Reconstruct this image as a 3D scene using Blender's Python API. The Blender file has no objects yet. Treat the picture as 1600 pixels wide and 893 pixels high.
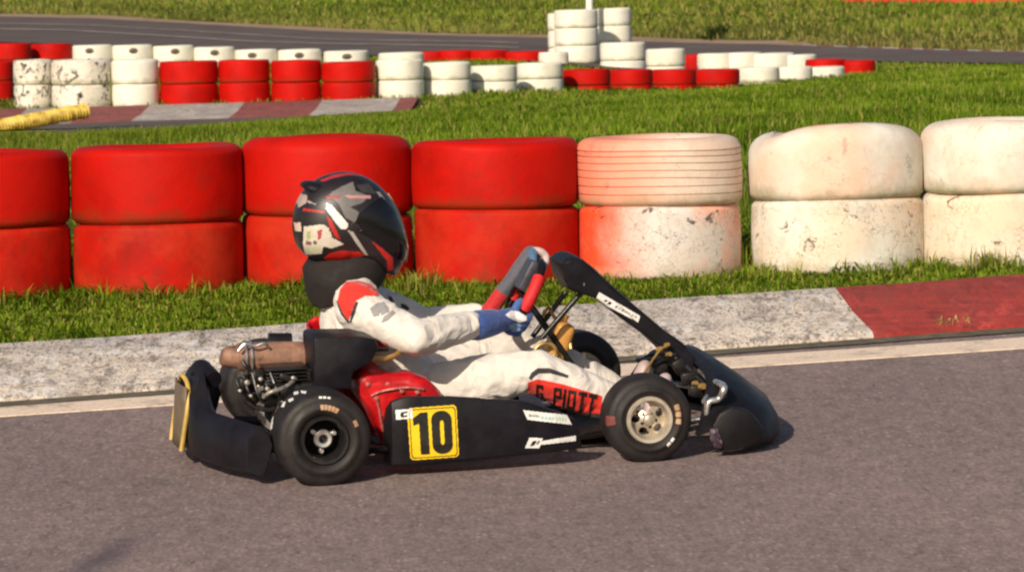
import bpy, bmesh, math, random
import numpy as np
from mathutils import Vector, Matrix, noise
from mathutils.bvhtree import BVHTree

random.seed(7); rng = np.random.default_rng(11)
C = bpy.context.scene.collection
scene = bpy.context.scene
PI = math.pi

# ------------------------------------------------------------------ camera
FPX = 9360.0                                   # focal length in pixels of a 1600 px wide frame
ROLL = math.radians(1.2)
PITCH = math.atan((446.5 + 100.0) / FPX)
CAM = Vector((0, 0, 1.6))
fw = Vector((0, math.cos(PITCH), -math.sin(PITCH)))
r0 = Vector((1, 0, 0)); u0 = r0.cross(fw)
rt = math.cos(ROLL) * r0 - math.sin(ROLL) * u0
up = math.sin(ROLL) * r0 + math.cos(ROLL) * u0
cam_d = bpy.data.cameras.new('camera'); cam = bpy.data.objects.new('camera', cam_d); C.objects.link(cam)
m = Matrix.Identity(4)
for i in range(3):
    m[i][0] = rt[i]; m[i][1] = up[i]; m[i][2] = -fw[i]; m[i][3] = CAM[i]
cam.matrix_world = m
cam_d.sensor_width = 36; cam_d.lens = FPX / 1600 * 36
cam_d.clip_start = 1; cam_d.clip_end = 3000
cam_d.dof.use_dof = True; cam_d.dof.focus_distance = 18.3; cam_d.dof.aperture_fstop = 26.0
scene.camera = cam

def ray(px, py):
    return fw + rt * ((px - 800) / FPX) - up * ((py - 446.5) / FPX)
def project(p):
    d = Vector(p) - CAM; z = d.dot(fw)
    return 800 + FPX * d.dot(rt) / z, 446.5 - FPX * d.dot(up) / z

# ------------------------------------------------------------------ helpers
def tag(o, label=None, cat=None, group=None, kind=None):
    if label: o['label'] = label
    if cat: o['category'] = cat
    if group: o['group'] = group
    if kind: o['kind'] = kind
    return o

def mesh_obj(name, V, Fc, mat, parent=None, smooth=True, fmat=None):
    me = bpy.data.meshes.new(name)
    me.from_pydata([tuple(v) for v in V], [], Fc)
    mats = mat if isinstance(mat, (list, tuple)) else [mat]
    for mm in mats: me.materials.append(mm)
    if fmat is not None: me.polygons.foreach_set('material_index', fmat)
    me.polygons.foreach_set('use_smooth', [smooth] * len(me.polygons))
    me.update()
    o = bpy.data.objects.new(name, me); C.objects.link(o)
    if parent: o.parent = parent
    return o

class MB:
    """collects shapes that become one mesh"""
    def __init__(s): s.V = []; s.F = []
    def add(s, V, F):
        k = len(s.V); s.V += [tuple(v) for v in V]; s.F += [[i + k for i in f] for f in F]; return s
    def grid(s, rows, closed_u=False, closed_v=False, cap=False):
        n = len(rows); mlen = len(rows[0]); V = [v for r in rows for v in r]; F = []
        for i in range(n if closed_u else n - 1):
            for j in range(mlen if closed_v else mlen - 1):
                a = i * mlen + j; b = i * mlen + (j + 1) % mlen
                c = ((i + 1) % n) * mlen + (j + 1) % mlen; d = ((i + 1) % n) * mlen + j
                F.append([a, b, c, d])
        if cap:
            F.append(list(range(mlen))[::-1]); F.append([(n - 1) * mlen + j for j in range(mlen)])
        return s.add(V, F)
    def tube(s, pts, r, seg=10, smooth=True, closed=False, side=None, flat=1.0):
        pts = [Vector(p) for p in pts]
        rr = list(r) if isinstance(r, (list, tuple)) else [r] * len(pts)
        if smooth and len(pts) > 2: pts, rr = catmull(pts, rr, closed=closed)
        rows = []; prev = None; N = len(pts)
        for i, p in enumerate(pts):
            if closed: t = pts[(i + 1) % N] - pts[i - 1]
            else: t = pts[min(i + 1, N - 1)] - pts[max(i - 1, 0)]
            t.normalize()
            if side is not None: a = Vector(side) - t * Vector(side).dot(t)
            elif prev is None: a = t.orthogonal()
            else: a = prev - t * prev.dot(t)
            a.normalize(); prev = a; b = t.cross(a)
            rows.append([p + a * (math.cos(q) * rr[i]) + b * (math.sin(q) * rr[i] * flat) for q in [2 * PI * k / seg for k in range(seg)]])
        return s.grid(rows, closed_u=closed, closed_v=True, cap=not closed)
    def lathe(s, prof, c, axis, seg=48, closed=True):
        axis = Vector(axis).normalized(); a = axis.orthogonal().normalized(); b = axis.cross(a); c = Vector(c)
        rows = [[c + axis * h + (a * math.cos(q) + b * math.sin(q)) * r for r, h in prof] for q in [2 * PI * k / seg for k in range(seg)]]
        return s.grid(rows, closed_u=True, closed_v=closed)
    def box(s, c, size, bev=0.004, rot=None, seg=2):
        bm = bmesh.new(); bmesh.ops.create_cube(bm, size=1)
        for v in bm.verts: v.co = Vector((v.co.x * size[0], v.co.y * size[1], v.co.z * size[2]))
        if bev: bmesh.ops.bevel(bm, geom=bm.edges[:], offset=bev, segments=seg, affect='EDGES', profile=.5)
        bm.verts.index_update()
        V = [(rot @ v.co if rot else v.co) + Vector(c) for v in bm.verts]
        F = [[v.index for v in f.verts] for f in bm.faces]; bm.free()
        return s.add(V, F)
    def prism(s, poly, y0, y1, bev=0.004, axis='y'):
        """outline in (x,z), from y0 to y1"""
        bm = bmesh.new()
        vs = [bm.verts.new((x, y0, z)) for x, z in poly]; f = bm.faces.new(vs)
        e = bmesh.ops.extrude_face_region(bm, geom=[f])
        for v in e['geom']:
            if isinstance(v, bmesh.types.BMVert): v.co.y = y1
        bmesh.ops.recalc_face_normals(bm, faces=bm.faces[:])
        if bev: bmesh.ops.bevel(bm, geom=bm.edges[:], offset=bev, segments=2, affect='EDGES', profile=.5)
        bm.verts.index_update()
        V = [v.co.copy() for v in bm.verts]; F = [[v.index for v in f.verts] for f in bm.faces]; bm.free()
        return s.add(V, F)
    def build(s, name, mat, parent=None, smooth=True, auto=None):
        o = mesh_obj(name, s.V, s.F, mat, parent, smooth)
        bm = bmesh.new(); bm.from_mesh(o.data); bmesh.ops.recalc_face_normals(bm, faces=bm.faces[:])
        if smooth:
            ang = math.radians(auto or 38)
            for e in bm.edges:
                if len(e.link_faces) == 2 and e.calc_face_angle(0) > ang: e.smooth = False
        bm.to_mesh(o.data); bm.free()
        return o

def catmull(pts, rr, n=6, closed=False):
    P = [Vector(p) for p in pts]; out = []; ro = []; N = len(P)
    for i in range(N if closed else N - 1):
        g = (lambda k: P[k % N]) if closed else (lambda k: P[max(0, min(N - 1, k))])
        gr = (lambda k: rr[k % N]) if closed else (lambda k: rr[max(0, min(N - 1, k))])
        p0, p1, p2, p3 = g(i - 1), g(i), g(i + 1), g(i + 2)
        for k in range(n):
            t = k / n
            out.append(.5 * ((2 * p1) + (p2 - p0) * t + (2 * p0 - 5 * p1 + 4 * p2 - p3) * t * t + (-p0 + 3 * p1 - 3 * p2 + p3) * t ** 3))
            ro.append(gr(i) * (1 - t) + gr(i + 1) * t)
    if not closed: out.append(P[-1]); ro.append(rr[-1])
    return out, ro

def empty(name, parent=None, loc=(0, 0, 0)):
    o = bpy.data.objects.new(name, None); C.objects.link(o); o.location = loc; o.empty_display_size = .1
    if parent: o.parent = parent
    return o

def in_poly(px, py, poly):
    poly = np.asarray(poly, float); c = np.zeros(np.shape(px), bool); j = len(poly) - 1
    for i in range(len(poly)):
        xi, yi = poly[i]; xj, yj = poly[j]
        if yi != yj:
            c ^= ((yi > py) != (yj > py)) & (px < (xj - xi) * (py - yi) / (yj - yi) + xi)
        j = i
    return c

# ------------------------------------------------------------------ materials
def new_mat(name):
    mt = bpy.data.materials.new(name); mt.use_nodes = True
    nt = mt.node_tree; b = nt.nodes['Principled BSDF']
    return mt, nt, b
def N(nt, typ, **kw):
    n = nt.nodes.new(typ)
    for k, v in kw.items():
        if k in n.inputs: n.inputs[k].default_value = v
        else: setattr(n, k, v)
    return n
def noise_n(nt, vec, scale, detail=4, rough=.6):
    n = N(nt, 'ShaderNodeTexNoise', Scale=scale, Detail=detail, Roughness=rough); nt.links.new(vec, n.inputs['Vector']); return n.outputs['Fac']
def ramp(nt, fac, stops):
    r = nt.nodes.new('ShaderNodeValToRGB'); nt.links.new(fac, r.inputs[0]); e = r.color_ramp.elements
    while len(e) < len(stops): e.new(.5)
    for k, (p, c) in enumerate(stops):
        e[k].position = p; e[k].color = (c[0], c[1], c[2], 1) if hasattr(c, '__len__') else (c, c, c, 1)
    return r.outputs[0]
def mix(nt, fac, a, b, mode='MIX'):
    n = nt.nodes.new('ShaderNodeMix'); n.data_type = 'RGBA'; n.blend_type = mode
    for s, v in ((n.inputs[0], fac), (n.inputs[6], a), (n.inputs[7], b)):
        if hasattr(v, 'links'): nt.links.new(v, s)
        elif hasattr(v, '__len__'): s.default_value = (v[0], v[1], v[2], 1)
        else: s.default_value = v
    return n.outputs[2]
def mathn(nt, op, a, b=0.0, clamp=False):
    n = nt.nodes.new('ShaderNodeMath'); n.operation = op; n.use_clamp = clamp
    for s, v in ((n.inputs[0], a), (n.inputs[1], b)):
        if hasattr(v, 'links'): nt.links.new(v, s)
        else: s.default_value = v
    return n.outputs[0]
def bump(nt, b, h, strength=.3, dist=.01):
    n = N(nt, 'ShaderNodeBump', Strength=strength, Distance=dist); nt.links.new(h, n.inputs['Height']); nt.links.new(n.outputs[0], b.inputs['Normal'])
def obj_vec(nt):
    return nt.nodes.new('ShaderNodeTexCoord').outputs['Object']

def plain(name, col, rough=.5, metal=0, coat=0, var=.25, scale=30, bmp=0, dirt=None, spec=.5):
    mt, nt, b = new_mat(name); v = obj_vec(nt)
    f = noise_n(nt, v, scale, 5)
    lo = [c * (1 - var) for c in col]; hi = [min(1, c * (1 + var)) for c in col]
    c = ramp(nt, f, [(.3, lo), (.7, hi)])
    if dirt:
        f2 = noise_n(nt, v, scale * .35, 6, .7); c = mix(nt, ramp(nt, f2, [(.5, 0), (.72, 1)]), c, dirt)
    nt.links.new(c, b.inputs['Base Color'])
    rr = ramp(nt, f, [(.3, max(0, rough - .1)), (.7, min(1, rough + .1))]); nt.links.new(rr, b.inputs['Roughness'])
    b.inputs['Metallic'].default_value = metal; b.inputs['Coat Weight'].default_value = coat
    b.inputs['Coat Roughness'].default_value = .15; b.inputs['Specular IOR Level'].default_value = spec
    if bmp: bump(nt, b, noise_n(nt, v, scale * 3, 5), bmp, .004)
    return mt

M = {}
M['black_plastic'] = plain('black_plastic', (.0085, .0072, .010), .48, var=.35, scale=14, bmp=.2, coat=0, spec=.22)
M['nose_plastic'] = plain('nose_plastic', (.0065, .005, .0065), .5, var=.4, scale=10, bmp=.2, coat=.0, spec=.3)
M['black_metal'] = plain('black_metal', (.011, .009, .0085), .4, metal=.2, var=.4, scale=60)
M['rubber'] = plain('rubber', (.015, .012, .0115), .6, var=.35, scale=25, bmp=.2, dirt=(.030, .023, .020), spec=.35)
M['black_rim'] = plain('black_rim', (.02, .018, .018), .35, metal=.3, var=.3)
M['alloy'] = plain('alloy', (.62, .55, .44), .42, metal=.55, var=.2, scale=20, dirt=(.35, .28, .2))
M['dull_alloy'] = plain('dull_alloy', (.30, .27, .23), .45, metal=.5, var=.5, scale=90)
M['steel'] = plain('steel', (.62, .60, .57), .32, metal=.85, var=.25, scale=40)
M['rust'] = plain('rust', (.27, .145, .095), .6, metal=.2, var=.45, scale=26, dirt=(.10, .05, .035), bmp=.35)
M['brass'] = plain('brass', (.45, .28, .09), .4, metal=.5, var=.3, scale=30)
M['red_glossy'] = plain('red_glossy', (.46, .004, .006), .34, var=.4, scale=16, coat=.15, bmp=.25)
M['yellow'] = plain('yellow', (.85, .56, .012), .45, var=.12, scale=12)
M['plate_dark'] = plain('plate_dark', (.14, .10, .06), .5, var=.3, scale=20)
M['plate_gold'] = plain('plate_gold', (.52, .35, .08), .5, var=.3, scale=10)
M['sticker_white'] = plain('sticker_white', (.78, .77, .74), .45, var=.12, scale=60)
M['sticker_teal'] = plain('sticker_teal', (.35, .55, .55), .45, var=.2, scale=40)
M['sticker_green'] = plain('sticker_green', (.42, .62, .38), .45, var=.2, scale=40)
M['ink'] = plain('ink', (.012, .011, .008), .5, var=.2)
M['orange_tank'] = plain('orange_tank', (.55, .27, .06), .45, var=.2, scale=14)
M['grip_red'] = plain('grip_red', (.55, .012, .014), .65, var=.25, scale=60, bmp=.2)
M['stain_tan'] = plain('stain_tan', (.42, .26, .15), .6, var=.2, scale=40)
M['mark_red'] = plain('mark_red', (.16, .035, .03), .6, var=.2, scale=40)
M['collar'] = plain('collar', (.011, .007, .0065), .85, var=.35, scale=50, bmp=.4)
M['skin'] = plain('skin', (.52, .30, .22), .5, var=.12, scale=30)

def suit_mat(name, col, var=.14):
    mt, nt, b = new_mat(name); v = obj_vec(nt)
    f = noise_n(nt, v, 7, 5, .6)
    c = ramp(nt, f, [(.3, [x * (1 - var) for x in col]), (.68, col)])
    f3 = noise_n(nt, v, 18, 4, .7)
    c = mix(nt, mathn(nt, 'MULTIPLY', ramp(nt, f3, [(.58, 0), (.75, 1)]), .3), c, [col[0] * .68, col[1] * .6, col[2] * .5])
    nt.links.new(c, b.inputs['Base Color']); b.inputs['Roughness'].default_value = .75
    b.inputs['Sheen Weight'].default_value = .2
    w = N(nt, 'ShaderNodeTexNoise', Scale=11.0, Detail=3.0, Roughness=.5, Distortion=1.4); nt.links.new(v, w.inputs['Vector'])
    bump(nt, b, w.outputs['Fac'], .5, .03)
    return mt
M['suit'] = suit_mat('suit_fabric', (.70, .645, .585))
M['suit_red'] = suit_mat('suit_red', (.72, .022, .010))
M['suit_black'] = suit_mat('suit_black', (.03, .025, .03))
M['suit_grey'] = suit_mat('suit_grey', (.28, .27, .28))
M['suit_blue'] = suit_mat('suit_blue', (.50, .56, .64))

def attr_mat(name, rough=.4, coat=0, bmp=0, sheen=0):
    mt, nt, b = new_mat(name)
    a = N(nt, 'ShaderNodeVertexColor', layer_name='Col')
    v = obj_vec(nt); f = noise_n(nt, v, 40, 4)
    c = mix(nt, 1.0, a.outputs['Color'], ramp(nt, f, [(.3, .8), (.7, 1.0)]), 'MULTIPLY')
    nt.links.new(c, b.inputs['Base Color']); b.inputs['Roughness'].default_value = rough
    b.inputs['Coat Weight'].default_value = coat; b.inputs['Coat Roughness'].default_value = .08; b.inputs['Sheen Weight'].default_value = sheen
    if bmp: bump(nt, b, noise_n(nt, v, 25, 4), bmp, .01)
    return mt
M['helmet'] = attr_mat('helmet_paint', .42, .12)
M['glove'] = attr_mat('glove_fabric', .75, 0, .4, .2)

def set_col(o, cols):
    a = o.data.color_attributes.new('Col', 'FLOAT_COLOR', 'POINT')
    cc = np.ones((len(cols), 4)); cc[:, :3] = cols
    a.data.foreach_set('color', cc.ravel())

# painted tyres ---------------------------------------------------------
def tyre_paint(name, col, dark, spray=None, s0=-.3, s1=.2, scratch=.0, blotch=.35, dirt=.3, wear_col=(.05, .04, .035), hue=None, thr=.605):
    mt, nt, b = new_mat(name); tc = nt.nodes.new('ShaderNodeTexCoord'); v = tc.outputs['Object']
    inf = nt.nodes.new('ShaderNodeObjectInfo')
    ad = nt.nodes.new('ShaderNodeVectorMath'); ad.operation = 'ADD'; nt.links.new(v, ad.inputs[0])
    sc = nt.nodes.new('ShaderNodeVectorMath'); sc.operation = 'SCALE'; sc.inputs['Scale'].default_value = 9.0
    cmb = nt.nodes.new('ShaderNodeCombineXYZ')
    for k in range(3): nt.links.new(inf.outputs['Random'], cmb.inputs[k])
    nt.links.new(cmb.outputs[0], sc.inputs[0]); nt.links.new(sc.outputs[0], ad.inputs[1]); vv = ad.outputs[0]
    f = noise_n(nt, vv, 4.5, 6, .62)
    c = ramp(nt, f, [(.32, dark), (.62, col)])
    if hue:
        c = mix(nt, ramp(nt, noise_n(nt, vv, 3.4, 4), [(.42, 0), (.62, .9)]), c, hue)
    if spray:
        sep = nt.nodes.new('ShaderNodeSeparateXYZ'); nt.links.new(v, sep.inputs[0])
        x = mathn(nt, 'ADD', sep.outputs[0], mathn(nt, 'MULTIPLY', mathn(nt, 'SUBTRACT', noise_n(nt, v, 5, 4), .5), .28))
        mr = N(nt, 'ShaderNodeMapRange'); nt.links.new(x, mr.inputs[0]); mr.inputs[1].default_value = s0; mr.inputs[2].default_value = s1
        mr.inputs[3].default_value = 1; mr.inputs[4].default_value = 0; mr.interpolation_type = 'SMOOTHSTEP'
        c = mix(nt, mr.outputs[0], c, spray)
    # dirt splashed from the ground, fine specks
    if dirt:
        g = noise_n(nt, vv, 16, 7, .75)
        c = mix(nt, mathn(nt, 'MULTIPLY', ramp(nt, g, [(.52, 0), (.72, 1)]), dirt), c, [dark[0] * .6, dark[1] * .6 + .02, dark[2] * .6 + .01])
    if scratch:
        w = N(nt, 'ShaderNodeTexNoise', Scale=9.0, Detail=7.0, Roughness=.72, Distortion=.8); nt.links.new(vv, w.inputs['Vector'])
        c = mix(nt, mathn(nt, 'MULTIPLY', ramp(nt, w.outputs['Fac'], [(thr, 0), (thr + .035, 1)]), scratch), c, wear_col)
        # thin cracks
        vo = N(nt, 'ShaderNodeTexVoronoi', Scale=7.0); vo.feature = 'DISTANCE_TO_EDGE'
        wv = nt.nodes.new('ShaderNodeVectorMath'); wv.operation = 'ADD'
        nz = N(nt, 'ShaderNodeTexNoise', Scale=8.0, Detail=4.0); nt.links.new(vv, nz.inputs['Vector'])
        nt.links.new(vv, wv.inputs[0]); nt.links.new(nz.outputs['Color'], wv.inputs[1]); nt.links.new(wv.outputs[0], vo.inputs['Vector'])
        cr = mathn(nt, 'MULTIPLY', ramp(nt, vo.outputs['Distance'], [(0.0, 1), (.024, 0)]), ramp(nt, noise_n(nt, vv, 5, 2), [(.40, 0), (.52, 1)]))
        c = mix(nt, mathn(nt, 'MULTIPLY', cr, scratch), c, wear_col)
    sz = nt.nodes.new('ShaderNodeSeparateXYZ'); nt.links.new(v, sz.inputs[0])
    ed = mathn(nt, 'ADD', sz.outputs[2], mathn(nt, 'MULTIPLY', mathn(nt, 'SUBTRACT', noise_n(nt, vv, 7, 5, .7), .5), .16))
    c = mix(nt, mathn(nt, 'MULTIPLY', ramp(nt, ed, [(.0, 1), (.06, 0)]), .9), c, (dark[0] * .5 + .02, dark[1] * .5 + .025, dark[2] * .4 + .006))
    nt.links.new(c, b.inputs['Base Color'])
    b.inputs['Roughness'].default_value = .6; b.inputs['Specular IOR Level'].default_value = .12
    bump(nt, b, noise_n(nt, vv, 30, 6, .7), .35, .006)
    return mt
RED, RED_D = (.50, .0055, .0014), (.31, .004, .0014)
CREAM, CREAM_D = (.74, .71, .63), (.58, .52, .43)
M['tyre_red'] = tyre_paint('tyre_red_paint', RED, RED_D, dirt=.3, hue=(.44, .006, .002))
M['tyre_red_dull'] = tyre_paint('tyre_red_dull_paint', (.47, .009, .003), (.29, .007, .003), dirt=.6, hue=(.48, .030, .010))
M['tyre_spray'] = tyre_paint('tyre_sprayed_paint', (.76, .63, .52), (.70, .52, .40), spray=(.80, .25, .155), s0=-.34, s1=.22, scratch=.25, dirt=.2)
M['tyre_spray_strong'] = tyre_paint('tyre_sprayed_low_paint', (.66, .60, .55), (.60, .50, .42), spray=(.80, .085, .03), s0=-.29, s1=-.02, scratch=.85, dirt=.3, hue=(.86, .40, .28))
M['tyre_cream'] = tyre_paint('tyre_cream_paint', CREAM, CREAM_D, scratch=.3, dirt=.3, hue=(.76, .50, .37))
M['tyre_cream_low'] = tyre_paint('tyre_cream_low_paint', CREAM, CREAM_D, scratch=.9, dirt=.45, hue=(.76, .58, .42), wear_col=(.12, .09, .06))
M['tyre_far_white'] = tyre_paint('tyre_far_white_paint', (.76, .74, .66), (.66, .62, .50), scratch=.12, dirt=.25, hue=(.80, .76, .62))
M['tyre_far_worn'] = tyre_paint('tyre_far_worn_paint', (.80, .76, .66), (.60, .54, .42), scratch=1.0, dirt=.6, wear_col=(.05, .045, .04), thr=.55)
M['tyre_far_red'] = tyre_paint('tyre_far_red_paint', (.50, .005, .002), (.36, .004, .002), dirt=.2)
M['tyre_dark'] = plain('tyre_bore', (.09, .07, .055), .85, var=.6, scale=20)

# ground ---------------------------------------------------------------
def asphalt_mat():
    mt, nt, b = new_mat('asphalt'); v0 = obj_vec(nt)
    ms = nt.nodes.new('ShaderNodeMapping'); ms.inputs['Scale'].default_value = (1, .34, 1); nt.links.new(v0, ms.inputs[0]); v = ms.outputs[0]
    big = noise_n(nt, v, .75, 5); f = noise_n(nt, v, 75, 3, .7); f2 = noise_n(nt, v, 24, 5, .75)
    c = ramp(nt, f, [(.3, (.185, .141, .132)), (.52, (.238, .183, .172)), (.72, (.315, .248, .235))])
    c = mix(nt, .5, c, ramp(nt, f2, [(.32, (.5, .5, .5)), (.5, (1, 1, 1)), (.7, (1.4, 1.36, 1.32))]), 'MULTIPLY')
    c = mix(nt, 1.0, c, ramp(nt, big, [(.28, (.80, .79, .81)), (.72, (1.14, 1.11, 1.09))]), 'MULTIPLY')
    # pale aggregate and dark pits
    vo = N(nt, 'ShaderNodeTexVoronoi', Scale=55.0, Randomness=1.0); nt.links.new(v, vo.inputs['Vector'])
    sepc = nt.nodes.new('ShaderNodeSeparateColor'); nt.links.new(vo.outputs['Color'], sepc.inputs[0])
    c = mix(nt, mathn(nt, 'MULTIPLY', ramp(nt, sepc.outputs[0], [(.86, 0), (.9, 1)]), ramp(nt, vo.outputs['Distance'], [(.2, .6), (.5, 0)])), c, (.36, .29, .25))
    c = mix(nt, mathn(nt, 'MULTIPLY', ramp(nt, sepc.outputs[1], [(.86, 0), (.9, 1)]), ramp(nt, vo.outputs['Distance'], [(.2, .28), (.55, 0)])), c, (.04, .034, .034))
    # soft shadow from something out of view, painted into the near lane
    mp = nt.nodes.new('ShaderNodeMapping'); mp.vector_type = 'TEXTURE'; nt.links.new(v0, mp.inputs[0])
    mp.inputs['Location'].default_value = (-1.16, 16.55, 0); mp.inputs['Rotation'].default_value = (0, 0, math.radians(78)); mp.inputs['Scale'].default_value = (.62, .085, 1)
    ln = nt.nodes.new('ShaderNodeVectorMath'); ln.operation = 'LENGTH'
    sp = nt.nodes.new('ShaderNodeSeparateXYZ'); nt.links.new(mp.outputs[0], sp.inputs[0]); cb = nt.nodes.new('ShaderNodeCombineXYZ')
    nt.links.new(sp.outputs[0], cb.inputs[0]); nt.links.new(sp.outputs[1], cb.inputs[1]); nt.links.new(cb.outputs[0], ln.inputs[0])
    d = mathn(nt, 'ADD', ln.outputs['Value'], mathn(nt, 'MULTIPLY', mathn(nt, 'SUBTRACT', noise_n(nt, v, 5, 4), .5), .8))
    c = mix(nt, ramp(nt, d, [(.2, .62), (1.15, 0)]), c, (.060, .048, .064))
    nt.links.new(c, b.inputs['Base Color']); b.inputs['Roughness'].default_value = .85; b.inputs['Specular IOR Level'].default_value = .25
    bump(nt, b, mathn(nt, 'ADD', f, mathn(nt, 'MULTIPLY', vo.outputs['Distance'], .5)), .5, .006)
    return mt
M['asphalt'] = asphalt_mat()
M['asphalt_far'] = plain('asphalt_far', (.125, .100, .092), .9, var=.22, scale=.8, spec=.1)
M['verge_dirt'] = plain('verge_dirt', (.36, .25, .16), .95, var=.3, scale=1.5, spec=.1)

def line_mat():
    mt, nt, b = new_mat('line_paint'); v = obj_vec(nt)
    f = noise_n(nt, v, 9, 6, .7); f2 = noise_n(nt, v, 70, 4, .7)
    c = ramp(nt, f2, [(.3, (.60, .47, .36)), (.6, (.84, .68, .53))])
    c = mix(nt, ramp(nt, f, [(.52, 0), (.7, .8)]), c, (.20, .155, .125))
    nt.links.new(c, b.inputs['Base Color']); b.inputs['Roughness'].default_value = .8
    bump(nt, b, f2, .3, .004)
    return mt
M['line'] = line_mat()
def kerb_mat(name, c1, c2, c3, speck):
    mt, nt, b = new_mat(name); v0 = obj_vec(nt)
    ms = nt.nodes.new('ShaderNodeMapping'); ms.inputs['Scale'].default_value = (1, .36, 1); nt.links.new(v0, ms.inputs[0]); v = ms.outputs[0]
    f = noise_n(nt, v, 16, 8, .78); f2 = noise_n(nt, v, 48, 5, .75); f3 = noise_n(nt, v, 3.2, 4)
    c = ramp(nt, f2, [(.33, c2), (.6, c1)])
    c = mix(nt, ramp(nt, f3, [(.42, 0), (.66, .75)]), c, c3)
    c = mix(nt, 1.0, c, ramp(nt, noise_n(nt, v0, 1.6, 5, .65), [(.3, (.72, .70, .70)), (.7, (1.08, 1.05, 1.02))]), 'MULTIPLY')
    c = mix(nt, mathn(nt, 'MULTIPLY', ramp(nt, f, [(.5, 0), (.62, 1)]), speck), c, (.075, .062, .055))
    f4 = noise_n(nt, v, 95, 3, .6)
    c = mix(nt, mathn(nt, 'MULTIPLY', ramp(nt, f4, [(.54, 0), (.62, 1)]), speck), c, (.10, .085, .08))
    # crusts and chips, streaks along the kerb
    vo = N(nt, 'ShaderNodeTexVoronoi', Scale=34.0); wn = N(nt, 'ShaderNodeTexNoise', Scale=30.0, Detail=5.0, Roughness=.7); nt.links.new(v, wn.inputs['Vector'])
    wa = nt.nodes.new('ShaderNodeVectorMath'); wa.operation = 'MULTIPLY_ADD'; nt.links.new(wn.outputs['Color'], wa.inputs[0]); wa.inputs[1].default_value = (.09, .09, .09); nt.links.new(v, wa.inputs[2])
    nt.links.new(wa.outputs[0], vo.inputs['Vector']); sepc = nt.nodes.new('ShaderNodeSeparateColor'); nt.links.new(vo.outputs['Color'], sepc.inputs[0])
    c = mix(nt, mathn(nt, 'MULTIPLY', ramp(nt, sepc.outputs[0], [(.5, 0), (.9, .55)]), ramp(nt, noise_n(nt, v, 4, 4), [(.42, 0), (.6, 1)])), c, [min(.95, x * 1.35 + .03) for x in c1])
    c = mix(nt, mathn(nt, 'MULTIPLY', ramp(nt, sepc.outputs[1], [(.55, 0), (.85, .6)]), ramp(nt, noise_n(nt, v, 5, 4), [(.45, 0), (.62, 1)])), c, [x * .45 for x in c2])
    st = nt.nodes.new('ShaderNodeMapping'); st.inputs['Scale'].default_value = (.5, 9, 9); st.inputs['Rotation'].default_value = (0, 0, -.27); nt.links.new(v0, st.inputs[0])
    c = mix(nt, .55, c, ramp(nt, noise_n(nt, st.outputs[0], 2.2, 6, .7), [(.35, (.55, .5, .5)), (.5, (1, 1, 1)), (.68, (1.25, 1.15, 1.1))]), 'MULTIPLY')
    nt.links.new(c, b.inputs['Base Color']); b.inputs['Roughness'].default_value = .85
    bump(nt, b, mathn(nt, 'ADD', f, f2), .5, .012)
    return mt
M['line_far'] = plain('line_far', (.30, .25, .23), .9, var=.35, scale=1.2)
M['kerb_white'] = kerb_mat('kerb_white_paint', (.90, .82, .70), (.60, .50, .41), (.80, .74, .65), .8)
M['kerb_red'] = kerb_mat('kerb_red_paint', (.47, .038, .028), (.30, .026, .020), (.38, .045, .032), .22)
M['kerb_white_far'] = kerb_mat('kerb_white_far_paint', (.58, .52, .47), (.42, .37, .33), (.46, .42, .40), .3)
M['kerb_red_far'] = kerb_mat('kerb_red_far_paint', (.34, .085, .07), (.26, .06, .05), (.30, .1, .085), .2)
M['kerb_end'] = plain('kerb_concrete', (.16, .13, .10), .9, var=.3, scale=20)

def soil_mat():
    mt, nt, b = new_mat('soil'); v = obj_vec(nt)
    f = noise_n(nt, v, .35, 6, .7); f2 = noise_n(nt, v, 7, 6, .75)
    c = ramp(nt, f2, [(.3, (.045, .060, .008)), (.55, (.095, .110, .018)), (.75, (.17, .15, .04))])
    c = mix(nt, ramp(nt, f, [(.45, 0), (.7, .5)]), c, (.17, .14, .045))
    nt.links.new(c, b.inputs['Base Color']); b.inputs['Roughness'].default_value = 1; b.inputs['Specular IOR Level'].default_value = .05
    bump(nt, b, f2, .6, .05)
    return mt
M['soil'] = soil_mat()
def grass_mat():
    mt, nt, b = new_mat('grass_blades')
    a = N(nt, 'ShaderNodeVertexColor', layer_name='Col'); nt.links.new(a.outputs['Color'], b.inputs['Base Color'])
    b.inputs['Roughness'].default_value = .6; b.inputs['Specular IOR Level'].default_value = .07
    tr = nt.nodes.new('ShaderNodeBsdfTranslucent'); nt.links.new(a.outputs['Color'], tr.inputs[0])
    mx = nt.nodes.new('ShaderNodeMixShader'); mx.inputs[0].default_value = .4
    nt.links.new(b.outputs[0], mx.inputs[1]); nt.links.new(tr.outputs[0], mx.inputs[2])
    nt.links.new(mx.outputs[0], nt.nodes['Material Output'].inputs['Surface'])
    return mt
M['grass'] = grass_mat()

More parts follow.
